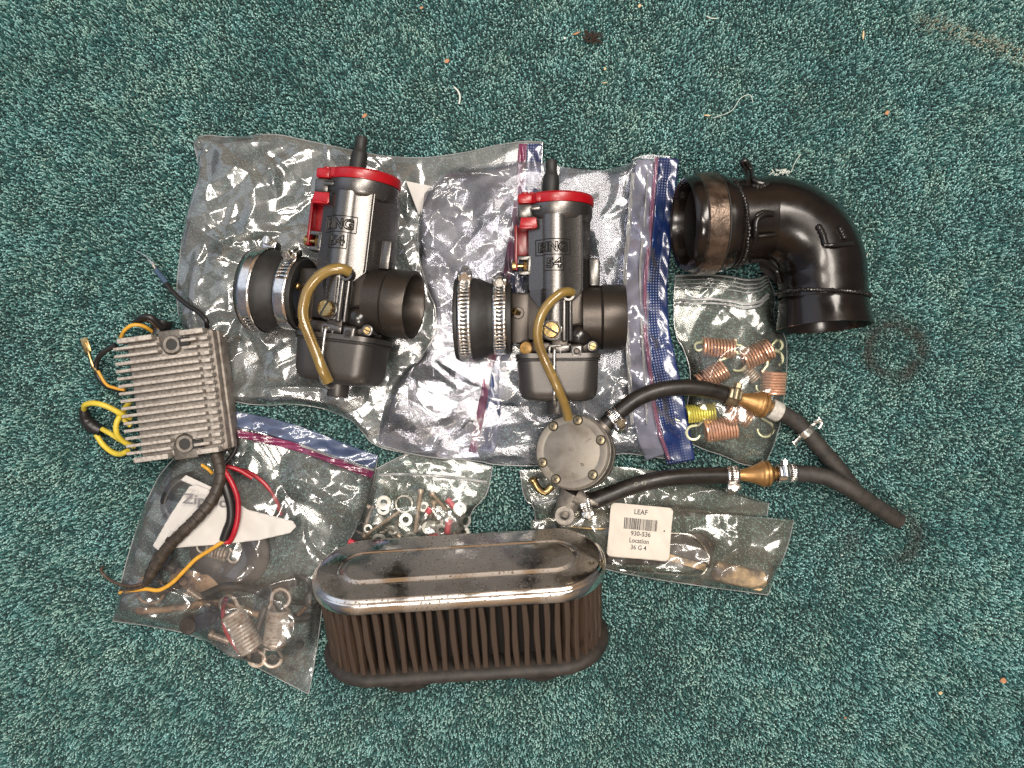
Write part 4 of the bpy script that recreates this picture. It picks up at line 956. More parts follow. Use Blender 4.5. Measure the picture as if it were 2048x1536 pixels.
    cap.box(9, 6.2, 14, T(-19.8, 70.4, 8.4), 1.5); cap.cyl(2.4, 2.2, T(-20, 73.0, 9) @ RXm, 12, .4); cap.cyl(1.6, 1.6, T(-15.6, 73.2, 11) @ RXm, 10, .3)
    cap.box(7, 5.4, 5.0, T(-10, 70.4, 16.6), .8)
    B(cap, 'cap', 'red_paint')
    bt = G(); bt.tube(spline([(-4.4, 74, 2), (-4.3, 80, 2.2), (-4.1, 86, 2.4), (-3.8, 96, 2.4)], 1), [4.7, 4.9, 5.1, 5.2, 5.2, 5.1, 4.9, 4.6, 3.8, 3.4, 3.5, 3.6, 3.3], 20)
    B(bt, 'rubber_boot', 'black_rubber')
    # venturi body
    g = G(); g.box(12, 31, 26, T(-23.5, -.5, -2), 2.2); g.box(9, 33, 27, T(22.5, 0, -3), 3.5)
    g.prism([(-20, -14), (20, -14), (20, 15), (-20, 15)], -16, 10.5, None, 1.5); B(g, 'venturi_body', 'dark_cast_metal')
    RYm = RY(90)
    g = G(); g.lathe([(17, 24), (19.2, 25.2), (20.0, 26.2), (20.0, 39.4), (19.6, 40), (18.2, 40), (17.2, 38), (16.6, 26), (15, 14)], 64, RYm, caps=False)
    g.lathe([(19.3, 14), (19.3, 24.6), (18.6, 25.2)], 48, RYm, caps=False); B(g, 'air_spigot', 'dark_cast_metal')
    g = G(); g.lathe([(0.01, 15), (16.5, 15)], 40, RYm, caps=False); g.box(3, 29, 13, T(16.2, 0, 0), .4); B(g, 'throttle_slide', 'dark_cast_metal')
    # rubber adaptor and its clamps
    g = G(); g.lathe([(14, -30), (20.5, -29), (21.0, -29), (21.3, -30.5), (21.3, -41), (22.2, -43), (24.4, -48), (25.0, -50.5), (25.2, -62.3), (24.6, -63), (23, -63), (21.5, -60), (20, -45), (18, -35)], 64, RYm, caps=False)
    B(g, 'rubber_adaptor', 'black_rubber')
    if variant == 'right':
        clamp(t, T(-56.4, 0, 0), 25.7, 8.2, [(300, 95 + 30)], 62, flip=1)
        clamp(t, T(-35.6, 0, 0), 21.9, 8.2, [(300, 120)], 66, flip=-1)
    else:
        clamp(t, T(-56.4, 0, 0), 25.7, 8.6, [(268, 312)], 96, flip=-1)
        clamp(t, T(-35.6, 0, 0), 21.9, 8.6, [(15, 75)], 66, flip=-1)
        g = G()
    # vacuum nipple
    g = G(); g.cyl(3.6, 1.6, T(-24.5, 2.4, 10.8), 18, .4); NM = T(-24.5, 2.4, 12) @ RY(-28) @ RX(-8)
    B(g, 'nipple_boss', 'dark_cast_metal')
    g = G(); g.lathe([(1.7, 0), (1.7, 3.4), (2.1, 4.2), (2.1, 5.4), (1.5, 6.2), (.9, 6.2), (.9, 2)], 18, NM, caps=False); B(g, 'brass_nipple', 'brass')
    # two ribs below the hose mouth, the mouth itself
    g = G()
    for x, w in ((2.6, 3.2), (6.3, 2.6)): g.box(w, 27, 5, T(x, -2.0, 19.0 - abs(x - 3) * .3), 1.3, 3)
    g.lathe([(2.2, 0), (4.0, 0), (4.0, 4), (3.6, 5), (2.4, 5)], 24, T(5.2, 12, 17.5), caps=False); B(g, 'fuel_gallery', 'cast_metal')
    g = G(); g.tube([(.6, 10, 22.2), (.6, -15, 21.8)], .3, 5); g.tube([(4.6, 10, 21.2), (4.6, -15, 20.8)], .3, 5); B(g, 'gallery_painted_shade', 'dark_line')  # dark strips painted as the shade beside the ribs
    # idle screw
    im = T(-4.2, -8.5, 17) @ RY(-10)
    g = G(); g.lathe([(5.6, -6), (6.4, 0), (6.4, 2.2), (5.6, 3.2), (5.0, 3.2)], 32, im, caps=False); B(g, 'screw_boss', 'cast_metal')
    g = G(); g.lathe([(4.9, 0), (4.9, 5.6), (4.4, 6.2), (0.01, 6.4)], 32, im); b = B(g, 'brass_screw', 'brass')
    g = G(); g.box(9.6, 1.1, .6, im @ T(0, 0, 6.15) @ RZ(-32 if variant == 'right' else 62)); B(g, 'screw_slot', 'dark_line', b)
    g = G(); g.torus(5.5, .8, im @ T(0, 0, .8), 30, 8); g.torus(5.5, .8, im @ T(0, 0, 2.2), 30, 8); B(g, 'screw_spring', 'zinc_steel')
    # choke dome, lug, small brass screw
    g = G(); g.ball(8.2, T(11.4, -12.0, 11) @ RX(12), 28, 14, sz=.9); B(g, 'domed_cover', 'black_gloss')
    g = G(); g.torus(7.0, .8, T(11.4, -12.2, 14.4), 30, 8, 20, 165); B(g, 'cover_rim', 'dark_cast_metal')
    g = G(); g.box(38, 7, 22, T(1, -18.6, 4), 1.8); g.box(10, 9, 6, T(0, -17.5, 16), 1.2); g.box(11, 6.6, 5, T(-11, -18.6, 13.6), 1.4); B(g, 'lower_body', 'dark_cast_metal')
    g = G(); g.box(8.2, 8.4, 5, T(9.8, -21.0, 17.6), 1.8, 3); g.box(9, 3.6, 3.4, T(1.2, -19.2, 19.4), .8); B(g, 'lug', 'cast_metal')
    g = G(); g.cyl(2.1, .5, T(9.8, -21.2, 20.0), 18); B(g, 'lug_hole', 'dark_line')
    g = G(); g.cyl(1.5, .8, T(9.8, -21.2, 20.3), 12, .3); B(g, 'pin', 'dark_cast_metal')
    sm = T(19.2, -18.2, 14.5) @ RY(8)
    g = G(); g.lathe([(3.4, -8), (3.4, 1.6), (2.8, 2.0), (2.3, 2.0)], 24, sm, caps=False); B(g, 'screw_boss', 'cast_metal')
    g = G(); g.cyl(2.2, 2.4, sm, 20, .3); b = B(g, 'brass_screw', 'brass')
    g = G(); g.box(4.2, .6, .4, sm @ T(0, 0, 2.35) @ RZ(-20)); B(g, 'screw_slot', 'dark_line', b)
    # fuel inlet
    g = G(); g.lathe([(4.2, 0), (4.2, 4), (3.6, 5.4), (2.0, 5.8), (0.01, 5.8)], 26, T(-19.0, -19.0, 10.5) @ RY(-14)); B(g, 'fuel_inlet', 'amber_fitting')
    # float bowl
    def lay(y, w, d, r, cx=0, cz=0): return [(cx + a, y, cz + b) for a, b in rrect(w, d, r, 6)]
    prof = [(-22.2, 51, 42, 9), (-25.0, 51, 42, 9), (-25.4, 49.5, 40.5, 9), (-26.6, 49.5, 40.5, 9), (-27.0, 48.4, 39.4, 9), (-43.5, 47.4, 38.6, 10), (-47.2, 45.4, 37, 10), (-49.6, 41.5, 33, 10), (-50.8, 34, 27, 9)]
    V = []; k = 0
    for y, w, d, r in prof: V += lay(y, w, d, r, cx=-1.0, cz=-1)
    n = 28; F = [(i * n + j, i * n + (j + 1) % n, (i + 1) * n + (j + 1) % n, (i + 1) * n + j) for i in range(len(prof) - 1) for j in range(n)]
    F += [tuple(range(n))[::-1], tuple((len(prof) - 1) * n + j for j in range(n))]
    g = G(); g.add(V, F); g.tube(spline([(14.2, -27, 16.6), (14.6, -40, 16.4), (11, -47, 13.5)], 1), 1.6, 8); B(g, 'float_bowl', 'bowl_metal')
    g = G(); q = [(-1.0 + a * 1.002, -26.0, -1 + b * 1.002) for a, b in rrect(49.6, 40.6, 9, 6)]; g.tube(q, .5, 6, closed=True); B(g, 'bowl_gasket', 'dark_line')
    g = G(); g.lathe([(6.5, 49), (6.8, 51), (6.4, 52.4), (6.4, 58), (5.8, 58.8), (0.01, 58.8)], 30, T(-1.5, 0, -1) @ RX(90)); B(g, 'drain_plug', 'bowl_metal')
    # wire bail
    g = G(); g.tube(spline([(-3.2, -19, 20.6), (-3.3, -21, 22.0), (-3.4, -30, 22.0), (-3.6, -44, 21.6), (-3.4, -50, 18.5), (-2.8, -53.2, 10), (-2, -54, 0)], 1), 1.05, 10)
    B(g, 'wire_bail', 'zinc_steel')
    g = G(); g.box(7.6, 1.5, 1.5, T(-3.0, -18.0, 20.2), .3); g.box(1.5, 5, 1.5, T(-6.2, -20.2, 20.2), .3); g.box(1.5, 5, 1.5, T(.2, -20.2, 20.2), .3); B(g, 'bail_hook', 'cast_metal')
    # right hand rib
    g = G(); g.box(6.5, 17, 12, T(21.5, 27.0, 2), 1.4); B(g, 'side_rib', 'cast_metal')
    # throttle lever in red
    g = G(); g.box(1.8, 27, 9, T(-25.6, 41.5, 8.4), .5); g.prism([(-26.0, 55.0), (-26.0, 37.5), (-19.6, 37.5), (-17.8, 40), (-17.8, 55.0)], 5.2, 6.6, None, .3)
    B(g, 'throttle_lever', 'dark_red_paint')
    g = G(); g.prism([(-23.4, 53.4), (-22.4, 58.6), (-13.2, 58.6), (-12.6, 52.8), (-14, 51.8)], 16.4, 17.8, T(0, 0, 0), .5); g.box(9, 1.3, 12, T(-18.6, 52.6, 11.8), .3); B(g, 'lever_tab', 'red_paint')
    g = G(); g.box(7.4, 2.4, 9, T(-20.6, 35.2, 9), .5); g.box(7.4, 2.4, 9, T(-20.6, 26.2, 9), .5); g.box(2, 10, 9, T(-17.8, 30.8, 9), .4); B(g, 'lever_bracket', 'cast_metal')
    for x in (-28.2, -21.4):
        g = G(); g.cyl(3.3 if x < -25 else 3.0, 2.8, T(x, 30.8, 10) @ RY(90), 20 if x < -25 else 6, .4); g.cyl(1.3, 8, T(x, 30.8, 10) @ RY(90), 12); B(g, 'lever_screw', 'brass')
    # amber breather hose
    pts = [(7.0, 13.2, 21.0), (4.8, 13.6, 23.8), (.5, 12.2, 26.0), (-6, 6.8, 27.0), (-10.6, 0, 27.0), (-13.0, -8, 26.5), (-12.8, -15, 26.0), (-10.4, -23, 25.2), (-6, -33, 24.8), (-1.4, -43, 23.5), (2.6, -53, 19), (4.8, -61, 14)] if variant == 'right' else \
          [(6.4, 13.6, 21.0), (3.6, 14.4, 24.0), (-1.5, 13.6, 26.0), (-9, 8.8, 26.6), (-14.4, 1, 26.6), (-16.2, -8, 26.4), (-15.8, -15, 26.0), (-12.6, -23, 25.2), (-7, -33, 24.6), (-1.8, -43, 23.6), (1.4, -50, 20)]
    g = G(); p = spline(pts, 1.2); g.tube(p, 3.15 if variant == 'left' else 2.85, 16); B(g, 'breather_hose', 'amber_tube')
    g = G(); g.tube(p[:-2], 1.1, 10); B(g, 'hose_bore', 'amber_tube')
    return t
carburettor('left carburettor with red cap, its air opening turned up to the right', 701, 598, 44, -6.8, -12.5, 'left')
carburettor('right carburettor with red cap, its amber hose reaching the fuel pump', 1118, 636, 28, 0.5, -2, 'right')
# ------------------------------------------------------------------ black welded elbow
def elbow():
    org = P(1560, 520, 0); t = thing('intake_elbow', 'glossy black welded pipe elbow with wire hooks, right of the bags', 'pipe elbow', org)
    B = lambda g, n, m, p=t, **k: g.build(n, M_(m), p, org=org, **k)
    rr = 26.0; zc = 31
    a = [P(1455, 447, zc + 2), P(1494, 442, zc + 1)]
    cen = P(1532, 550, zc); Rb = 34.0; ang = np.linspace(91, -2, 26)
    arc = [cen + Rb * np.array([math.cos(R(q)), math.sin(R(q)), 0]) for q in ang]
    b = [P(1646, 575, zc), P(1645, 600, zc)]
    path = spline(np.array(a + arc + b), 1.6)
    g = G(); g.tube(path, rr, 56, caps=False); o = B(g, 'bent_pipe', 'elbow_paint')
    e = path[-1]; d = np.array([.05, -1, .07]); d /= np.linalg.norm(d)
    Me = along(e, d)
    g = G(); g.lathe([(rr - .2, -1), (rr + .3, 0), (rr + .4, 2), (rr + .9, 8), (rr + 2.2, 14.5), (rr + 2.6, 16.5), (rr + 2.0, 16.8), (rr + 1.2, 15), (rr - 1, 8), (rr - 2, -2)], 60, Me, caps=False); B(g, 'flared_end', 'elbow_paint')
    # collar at the left mouth
    s = path[0]; d0 = np.array([-1, -.035, .10]); d0 /= np.linalg.norm(d0); Mc = along(s, d0)
    g = G(); g.lathe([(rr - .4, -2), (rr + 1.2, 0), (rr + 1.6, 1), (rr + 1.6, 5), (rr + 3.4, 5.4), (rr + 3.4, 7.6)], 64, Mc, caps=False); B(g, 'pipe_rim', 'elbow_paint')
    g = G(); g.lathe([(rr + 2.0, 7.6), (rr + 3.4, 8.4), (rr + 4.5, 9.4), (rr + 4.3, 20.5), (rr + 3.0, 21.5)], 64, Mc, caps=False); B(g, 'machined_collar', 'elbow_collar')
    g = G(); g.lathe([(rr + 3.1, 7.0), (rr + 3.1, 9.5)], 64, Mc, caps=False); B(g, 'groove', 'dark_line')
    g = G(); g.lathe([(rr + 3.0, 21.4), (rr + 2.8, 24.0), (rr + 1.6, 27), (rr + .2, 28.0), (rr - 1.4, 27), (rr - 2.4, 24), (rr - 3.2, 5)], 64, Mc, caps=False); B(g, 'mouth_lip', 'elbow_paint')
    g = G(); g.lathe([(rr - 3.0, 20), (rr - 2.5, 0), (rr - 2.0, -20), (.01, -30)], 48, Mc, caps=False)
    g.lathe([(rr - 2, 2), (rr - 3, -12), (.01, -16)], 48, Me, caps=False); B(g, 'bore', 'elbow_inside')
    # weld beads: rows of overlapping blobs
    def bead(M, r, a0, a1, n, br=1.15):
        g = G(); rs = random.Random(n)
        for i in range(n):
            q = R(a0 + (a1 - a0) * i / (n - 1)); p = np.array([r * math.cos(q), r * math.sin(q), rs.uniform(-.35, .35)])
            g.ball(br * rs.uniform(.8, 1.15), M @ T(*p) @ RZ(math.degrees(q)) , 8, 6, .9)
        B(g, 'weld_bead', 'black_gloss')
    k = 9; s1 = path[2]; bead(along(s1, path[3] - path[1]), rr + .2, 0, 360, 84, 1.5)
    s2 = path[-3]; bead(along(s2, path[-2] - path[-4]), rr + .7, 0, 360, 100, 1.4)
    def onpipe(px, py, out=0.0):
        """point on the pipe's upper surface seen at this pixel"""
        z = zc + 20
        for _ in range(6):
            p = P(px, py, z); dd = np.linalg.norm(path[:, :2] - p[:2], axis=1).min(); z = zc + math.sqrt(max(0, rr * rr - dd * dd))
        return P(px, py, z + out)
    def hook(pts, r, name='wire_hook'):
        g = G(); g.tube(spline(np.array([onpipe(*p) for p in pts]), .8), r, 10); B(g, name, 'black_gloss')
    hook([(1496, 322 + 40, 4), (1490, 338, 9), (1484, 325, 12), (1492, 322, 13), (1502, 340, 10), (1508, 360, 4), (1532, 369, .6)], 1.5)
    hook([(1511, 482, 4), (1512, 462, 6), (1514, 440, 5), (1530, 428, 3.4), (1546, 428, 1.5)], 1.5)
    hook([(1516, 473, 4), (1535, 471, 3.5), (1552, 469, 2)], 1.2)
    hook([(1512, 432, 1), (1528, 425, 1.5), (1548, 428, .6)], 1.6)
    hook([(1648, 490, 3), (1670, 490, 3.5), (1706, 487, 1)], 1.2)
    hook([(1500, 522, 5), (1530, 522, 4), (1552, 540, 1), (1560, 566, 0)], 1.2)
    def lump(pts, br=1.8):
        g = G(); rs = random.Random(len(pts) + int(pts[0][0])); pp = spline(np.array([onpipe(*p) for p in pts]), 1.3)
        for p in pp: g.ball(br * rs.uniform(.8, 1.2), T(*p), 9, 7)
        B(g, 'weld_lump', 'black_gloss')
    lump([(1508, 372, .6), (1522, 374, .6), (1536, 368, .6)]); lump([(1638, 455, .6), (1646, 470, 1), (1650, 486, .8)], 2.0); lump([(1680, 458, .4), (1688, 474, .4)], 1.8)
    g = G(); g.prism([(1516, 522), (1540, 530), (1558, 556), (1560, 590), (1546, 560), (1520, 540)][::-1], 14, 18)
    v = g.v[0]; v[:] = np.array([P(a, b, c) for a, b, c in v]); B(g, 'gusset', 'elbow_inside')
elbow()

# ------------------------------------------------------------------ regulator with cooling fins
def wire(parent, org, name, pts, r, m, step=1.5, seg=10, **k):
    g = G(); g.tube(spline(Ps(pts), step), r, seg); return g.build(name, M_(m), parent, org=org, **k)

def regulator():
    org = P(346, 790, 0); t = thing('voltage_regulator', 'grey finned regulator with yellow, red and black wires, left of the bags', 'regulator', org)
    Q = T(*P(346, 789, 34) * [1, 1, 0]) @ RZ(7.6)
    B = lambda g, n, m, p=t, **k: g.build(n, M_(m), p, M=Q, org=org, **k)
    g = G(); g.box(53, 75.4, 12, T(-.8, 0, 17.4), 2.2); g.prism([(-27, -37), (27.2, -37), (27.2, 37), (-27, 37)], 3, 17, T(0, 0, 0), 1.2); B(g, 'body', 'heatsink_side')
    g = G(); g.prism([(-27.5, -37.0), (22.8, -37.0), (22.8, 37.0), (-27.5, 37.0)], 19, 24.5, None, .6); B(g, 'fin_base', 'heatsink')
    rs = random.Random(4); n = 17
    for i in range(n):
        v = 36.6 - i * 4.575; end = i in (0, n - 1)
        near_top = v > 25; near_bot = v < -25
        w = 3.1 if end else rs.uniform(1.75, 2.1); L0, L1 = -33.4 + (3.4 if end else 0) + rs.uniform(-.3, .3), 17.4
        segs = [(L0, L1)]
        if near_top: segs = [(L0, -9.0 if end else -6.5), (8.0, L1 + (5 if end else 0))]
        if near_bot: segs = [(L0, -8.5 if end else -6.0), (9.0 if end else 7.5, L1 + (5 if end else 0))]
        for a_, b_ in segs:
            g = G(); g.box(b_ - a_, w, 12 if end else 11, T((a_ + b_) / 2, v, 26.6), .5); B(g, 'fin', 'heatsink')
        if not end:
            g = G(); g.box(5.6, w + .5, 9.6, T(21.2 + rs.uniform(-.2, .2), v, 25.8), .6); B(g, 'fin_stub', 'heatsink')
    for v, s in ((31.0, 1), (-31.0, -1)):
        g = G(); g.prism([(-8.0, 9 * s), (-7.5, -1 * s), (-4.5, -5.5 * s), (0, -7.0 * s), (4.5, -5.0 * s), (7, -1 * s), (7, 9 * s)][::s], 14, 25.2, T(0, v, 0), .8); B(g, 'mounting_lug', 'lug_dark')
        g = G(); g.lathe([(3.3, 0), (5.6, 0), (5.6, 5.6), (5.2, 6.2), (3.6, 6.2), (3.3, 5.8)], 28, T(.4, v - s * .2, 21), caps=False); B(g, 'lug_ring', 'lug_metal')
        g = G(); g.box(6.4, 5, 2, T(8.2, v + s * .8, 26.4), .3); g.cyl(3.3, 1, T(.4, v - s * .2, 25.4), 20); B(g, 'mounting_hole', 'dark_line')
    # wires
    b = t; o = org
    wire(b, o, 'yellow_wire', [(262, 836, 14), (240, 826, 20), (212, 812, 24), (186, 806, 24), (170, 810, 20), (168, 818, 14)], 1.75, 'wire_yellow')
    wire(b, o, 'yellow_wire', [(262, 800, 10), (240, 832, 18), (232, 852, 20), (236, 872, 18), (252, 886, 14), (270, 892, 10)], 1.75, 'wire_yellow')
    wire(b, o, 'yellow_wire', [(204, 858, 8), (222, 868, 10), (244, 882, 12), (268, 893, 12)], 1.6, 'wire_yellow')
    wire(b, o, 'yellow_wire', [(192, 868, 5), (205, 888, 4), (224, 904, 5), (240, 908, 8), (256, 902, 12)], 1.75, 'wire_yellow')
    wire(b, o, 'yellow_wire', [(232, 822, 14), (246, 838, 14), (262, 852, 12)], 1.5, 'wire_yellow')
    g = G(); g.tube(spline(Ps([(167, 815, 12), (172, 838, 8), (184, 852, 7), (202, 862, 7)]), 1.2), [2.4, 3.4, 3.6, 4.4, 4.2, 3.2], 14); g.build('taped_joint', M_('wire_black'), t, org=org)
    wire(b, o, 'black_wire', [(232, 690, 18), (205, 706, 16), (193, 726, 12), (196, 752, 10), (214, 772, 10), (246, 782, 12)], 1.7, 'wire_black')
    wire(b, o, 'orange_wire', [(196, 742, 13), (212, 768, 13), (230, 776, 14), (250, 780, 15)], 1.0, 'wire_orange')
    wire(b, o, 'orange_wire', [(242, 674, 18), (250, 660, 22), (266, 650, 24), (286, 652, 22), (306, 664, 16)], 1.2, 'wire_orange')
    wire(b, o, 'black_wire', [(270, 645, 20), (286, 634, 24), (304, 636, 24), (326, 658, 18)], 1.9, 'wire_black')
    wire(b, o, 'brown_wire', [(280, 642, 16), (300, 640, 20), (322, 664, 14)], 1.6, 'wire_brown')
    wire(b, o, 'brown_wire', [(300, 634, 22), (312, 644, 22), (320, 660, 16)], 1.0, 'wire_orange')
    g = G(); g.tube(Ps([(318, 668, 12), (326, 640, 12)]), 6, 14); g.build('wire_grommet', M_('wire_black'), t, org=org)
    # spade terminal
    tm = T(*P(172, 690, 12)) @ RZ(-72)
    g = G(); g.box(9.2, 4.6, 1.2, tm, .3); g.box(3.4, 1.2, 1.6, tm @ T(0, 0, .4)); g.build('spade_terminal', M_('brass'), t, org=org)
    g = G(); g.tube(Ps([(177, 704, 12), (180, 714, 12), (186, 732, 11), (196, 746, 12)]), [1.6, 1.1, 1.6, 1.0], 10); g.build('spade_crimp', M_('brass'), t, org=org)
    # upper right wire with stripped end
    wire(b, o, 'black_wire', [(414, 655, 16), (413, 642, 20), (400, 626, 18), (378, 612, 14), (360, 598, 11), (344, 582, 9), (330, 565, 7)], 1.6, 'wire_black')
    wire(b, o, 'wire_sleeve', [(332, 567, 7), (322, 552, 6), (312, 540, 5)], 1.9, 'blue_sleeve')
    for k_ in range(5):
        wire(b, o, 'bare_strand', [(313, 541, 5), (304 + k_ * .8, 529 - k_, 6 + k_ * .5), (292 + k_ * 1.5, 516 + (k_ - 2) * 1.5, 5), (272 + k_ * 3, 501 + k_ * 1.5, 4)], .28, 'zinc_steel', seg=6)
    wire(b, o, 'black_wire', [(458, 842, 12), (470, 870, 10), (472, 896, 12), (458, 920, 16), (440, 934, 20)], 1.5, 'wire_black')
    # taped harness over the lower bag
    zz = 21
    hp = [(432, 908, 24), (440, 935, 25), (440, 962, 26), (424, 1000, 27), (400, 1030, 27), (368, 1062, 25), (338, 1092, 22), (312, 1130, 18), (290, 1168, 14)]
    p = spline(Ps(hp), .8); rs2 = random.Random(2); rad = [3.5 + .45 * ((i * .8 / 6.5) % 1) + rs2.uniform(-.06, .06) for i in range(len(p))]; rad[-12:] = list(np.linspace(rad[-12], 1.8, 12))
    g = G(); g.tube(p, rad, 16)
    g.build('taped_harness', M_('wrap_tape'), t, org=org, sharp=25)
    g = G(); g.tube(spline(Ps([(352, 1076, 26), (348, 1066, 28), (354, 1064, 27)]), .5), .7, 6); g.tube(spline(Ps([(332, 1082, 24), (336, 1076, 26), (340, 1078, 24)]), .5), .8, 6); g.build('tape_tail', M_('wrap_tape'), t, org=org)
    wire(b, o, 'black_wire', [(436, 930, 22), (452, 975, 24), (462, 1010, 24), (462, 1040, 23), (454, 1062, 22), (448, 1080, 21)], 3.0, 'wire_black', seg=12)
    wire(b, o, 'red_wire', [(436, 906, 24), (442, 930, 25), (462, 962, 26), (475, 995, 26), (476, 1030, 25), (470, 1060, 24), (460, 1082, 22), (450, 1084, 22)], 1.7, 'wire_red')
    wire(b, o, 'orange_wire', [(448, 1082, 22), (420, 1100, 21), (392, 1118, 19), (370, 1140, 18), (345, 1165, 16), (318, 1180, 14), (292, 1178, 12), (262, 1182, 8), (240, 1185, 5)], 1.3, 'wire_orange')
    wire(b, o, 'black_wire', [(292, 1166, 14), (262, 1172, 11), (232, 1166, 6), (210, 1152, 4), (202, 1140, 5), (206, 1134, 6)], 1.0, 'wire_brown')
    wire(b, o, 'brown_wire', [(286, 1174, 13), (262, 1180, 9), (240, 1182, 5)], .9, 'wire_brown')
    wire(b, o, 'red_wire', [(440, 938, 18), (456, 934, 18), (478, 940, 17), (505, 956, 16)], 1.4, 'wire_red')
    wire(b, o, 'orange_wire', [(412, 936, 16), (404, 930, 18), (416, 938, 16), (424, 946, 18)], 1.1, 'wire_orange')
regulator()

# ------------------------------------------------------------------ fuel pump with its hoses
def pump():
    org = P(1150, 915, 0); t = thing('fuel_pump', 'round grey fuel pump with black hoses, clamps and two bronze valves', 'fuel pump', org)
    B = lambda g, n, m, p=t, **k: g.build(n, M_(m), p, org=org, **k)
    c = P(1143, 903, 34); d = np.array([-.33, .15, 1.0]); d /= np.linalg.norm(d)
    u = np.array([1, 0, .33]); u -= d * u.dot(d); u /= np.linalg.norm(u); w = np.cross(d, u)
    Q = np.eye(4); Q[:3, 0] = u; Q[:3, 1] = w; Q[:3, 2] = d; Q[:3, 3] = c
    g = G(); g.lathe([(22.6, -4.0), (22.9, -3.2), (22.9, -1.4), (22.0, -.3), (18.4, .1), (18.0, -.1), (17.2, -.1), (16.8, .1), (.01, .2)], 72, Q); cov = B(g, 'cover', 'pump_metal')
    g = G(); [g.tube(spline([(-1.5 + k_, 0, .3), (-1 + k_, 2.4, .3)], .6), .2, 6, M=Q) for k_ in (0, 1.1, 2.2)]; g.tube(spline([(9, 6, .3), (10.5, 7.5, .3), (12, 8, .3)], .6), .25, 6, M=Q); g.tube(spline([(6, -7, .3), (8, -7.6, .3), (7, -8.6, .3), (6, -7, .3)], .6), .25, 6, M=Q); g.tube(spline([(1, -13, .3), (2.2, -14, .3), (1.6, -15.6, .3)], .6), .25, 6, M=Q); B(g, 'cast_marks', 'pump_body', cov)
    g = G(); g.lathe([(21.8, -5.2), (21.8, -3.8)], 60, Q, caps=False); B(g, 'gasket', 'dark_line')
    g = G(); g.lathe([(21.0, -19), (22.4, -18), (22.8, -12.2), (23.1, -11.8), (23.1, -5.2), (21, -5)], 72, Q); B(g, 'pump_body', 'pump_body')
    g = G(); g.lathe([(22.9, -12.4), (22.9, -11.6)], 60, Q, caps=False); B(g, 'seam', 'dark_line')
    g = G(); g.lathe([(18, -27), (21, -26), (22.4, -24), (22.4, -19.6)], 60, Q); B(g, 'lower_body', 'pump_body')
    for i, a in enumerate((-158, -112 - 6, -45, 22, 80, 128)):
        q = Q @ T(19.3 * math.cos(R(a)), 19.3 * math.sin(R(a)), 0)
        g = G(); g.lathe([(2.7, -.4), (2.7, .4), (2.4, 1.1), (1.2, 1.5), (.01, 1.5)], 20, q); s = B(g, 'screw', 'yellow_zinc')
        g = G(); g.box(2.6, .5, .3, q @ T(0, 0, 1.5) @ RZ(i * 31)); g.box(.5, 2.6, .3, q @ T(0, 0, 1.5) @ RZ(i * 31)); B(g, 'cross_slot', 'dark_line', s)
        g = G(); g.torus(2.9, .25, q @ T(0, 0, .15), 20, 6); B(g, 'screw_recess', 'dark_line', s)
    # mounting lugs
    L = P(1128, 1028, 16)
    g = G(); g.tube(np.array([P(1148, 985, 18), P(1134, 1012, 17), L]), [9, 7, 6.4], 20); B(g, 'mounting_arm', 'pump_body')
    g = G(); g.lathe([(2.6, -1), (2.6, 7.6), (3.6, 8.2), (6.0, 8.0), (6.4, 7.2), (6.4, -5)], 32, T(*L), caps=False); B(g, 'mounting_eye', 'lug_metal')
    g = G(); g.cyl(2.6, .6, T(*(L + [0, 0, 4]))); B(g, 'eye_hole', 'dark_line')
    g = G(); g.tube(spline(Ps([(1104, 972, 20), (1090, 984, 20), (1076, 976, 21), (1066, 958, 22)]), 1), 2.3, 14)
    e_ = along(P(1067, 962, 22), P(1063, 954, 22.4) - P(1067, 962, 22)); g.lathe([(2.3, 0), (3.0, .6), (3.0, 1.6), (1.8, 2.4), (1.4, 2.4)], 16, e_, caps=False); B(g, 'impulse_nipple', 'brass')
    # hose barbs
    g = G(); g.tube(Ps([(1196, 868, 24), (1215, 845, 24), (1240, 826, 24)]), [6, 4, 4], 16); g.tube(Ps([(1150, 990, 22), (1172, 1004, 22), (1195, 1002, 22)]), [6, 4, 4], 16); B(g, 'hose_barb', 'pump_body')
    # upper hose line
    def hose(pts, r=5.1, m='hose_rubber'): g = G(); g.tube(spline(Ps(pts), 1.6), r, 22); return B(g, 'hose', m)
    hose([(1212, 848, 24), (1240, 822, 25), (1280, 794, 26), (1325, 779, 26), (1375, 775, 24), (1425, 781, 21), (1462, 792, 18)])
    hose([(1165, 1008, 20), (1205, 995, 21), (1265, 972, 21), (1330, 957, 20), (1395, 952, 17), (1462, 951, 14)], 5.3)
    def frame_at(p0, p1):
        d = P(*p1) - P(*p0); d /= np.linalg.norm(d); up = np.array([0, 0, 1.]); y = np.cross(up, d); y /= np.linalg.norm(y); zz = np.cross(d, y)
        M = np.eye(4); M[:3, 0] = d; M[:3, 1] = y; M[:3, 2] = zz; M[:3, 3] = P(*p0); return M
    C = lambda p0, p1, r, w, sl, sa, size=.8, flip=1, M_extra=None, **k: clamp(t, T(*(-org)) @ frame_at(p0, p1), r, w, sl, sa, size=size, flip=flip, **k)
    C((1228, 834, 25), (1250, 817, 25), 5.7, 7.5, [(290, 60)], -62, .95, 1, sm='yellow_zinc')
    C((1170, 1005, 20), (1200, 997, 21), 5.9, 7.0, [(300, 70)], -75, .8, -1)
    C((1464, 793, 18), (1480, 797, 18), 5.7, 7.5, [], 10, .85, 1, m='yellow_zinc', sm='yellow_zinc')
    C((1464, 951, 14), (1480, 951, 14), 5.8, 7.5, [(320, 80)], -70, .85, -1, sm='yellow_zinc')
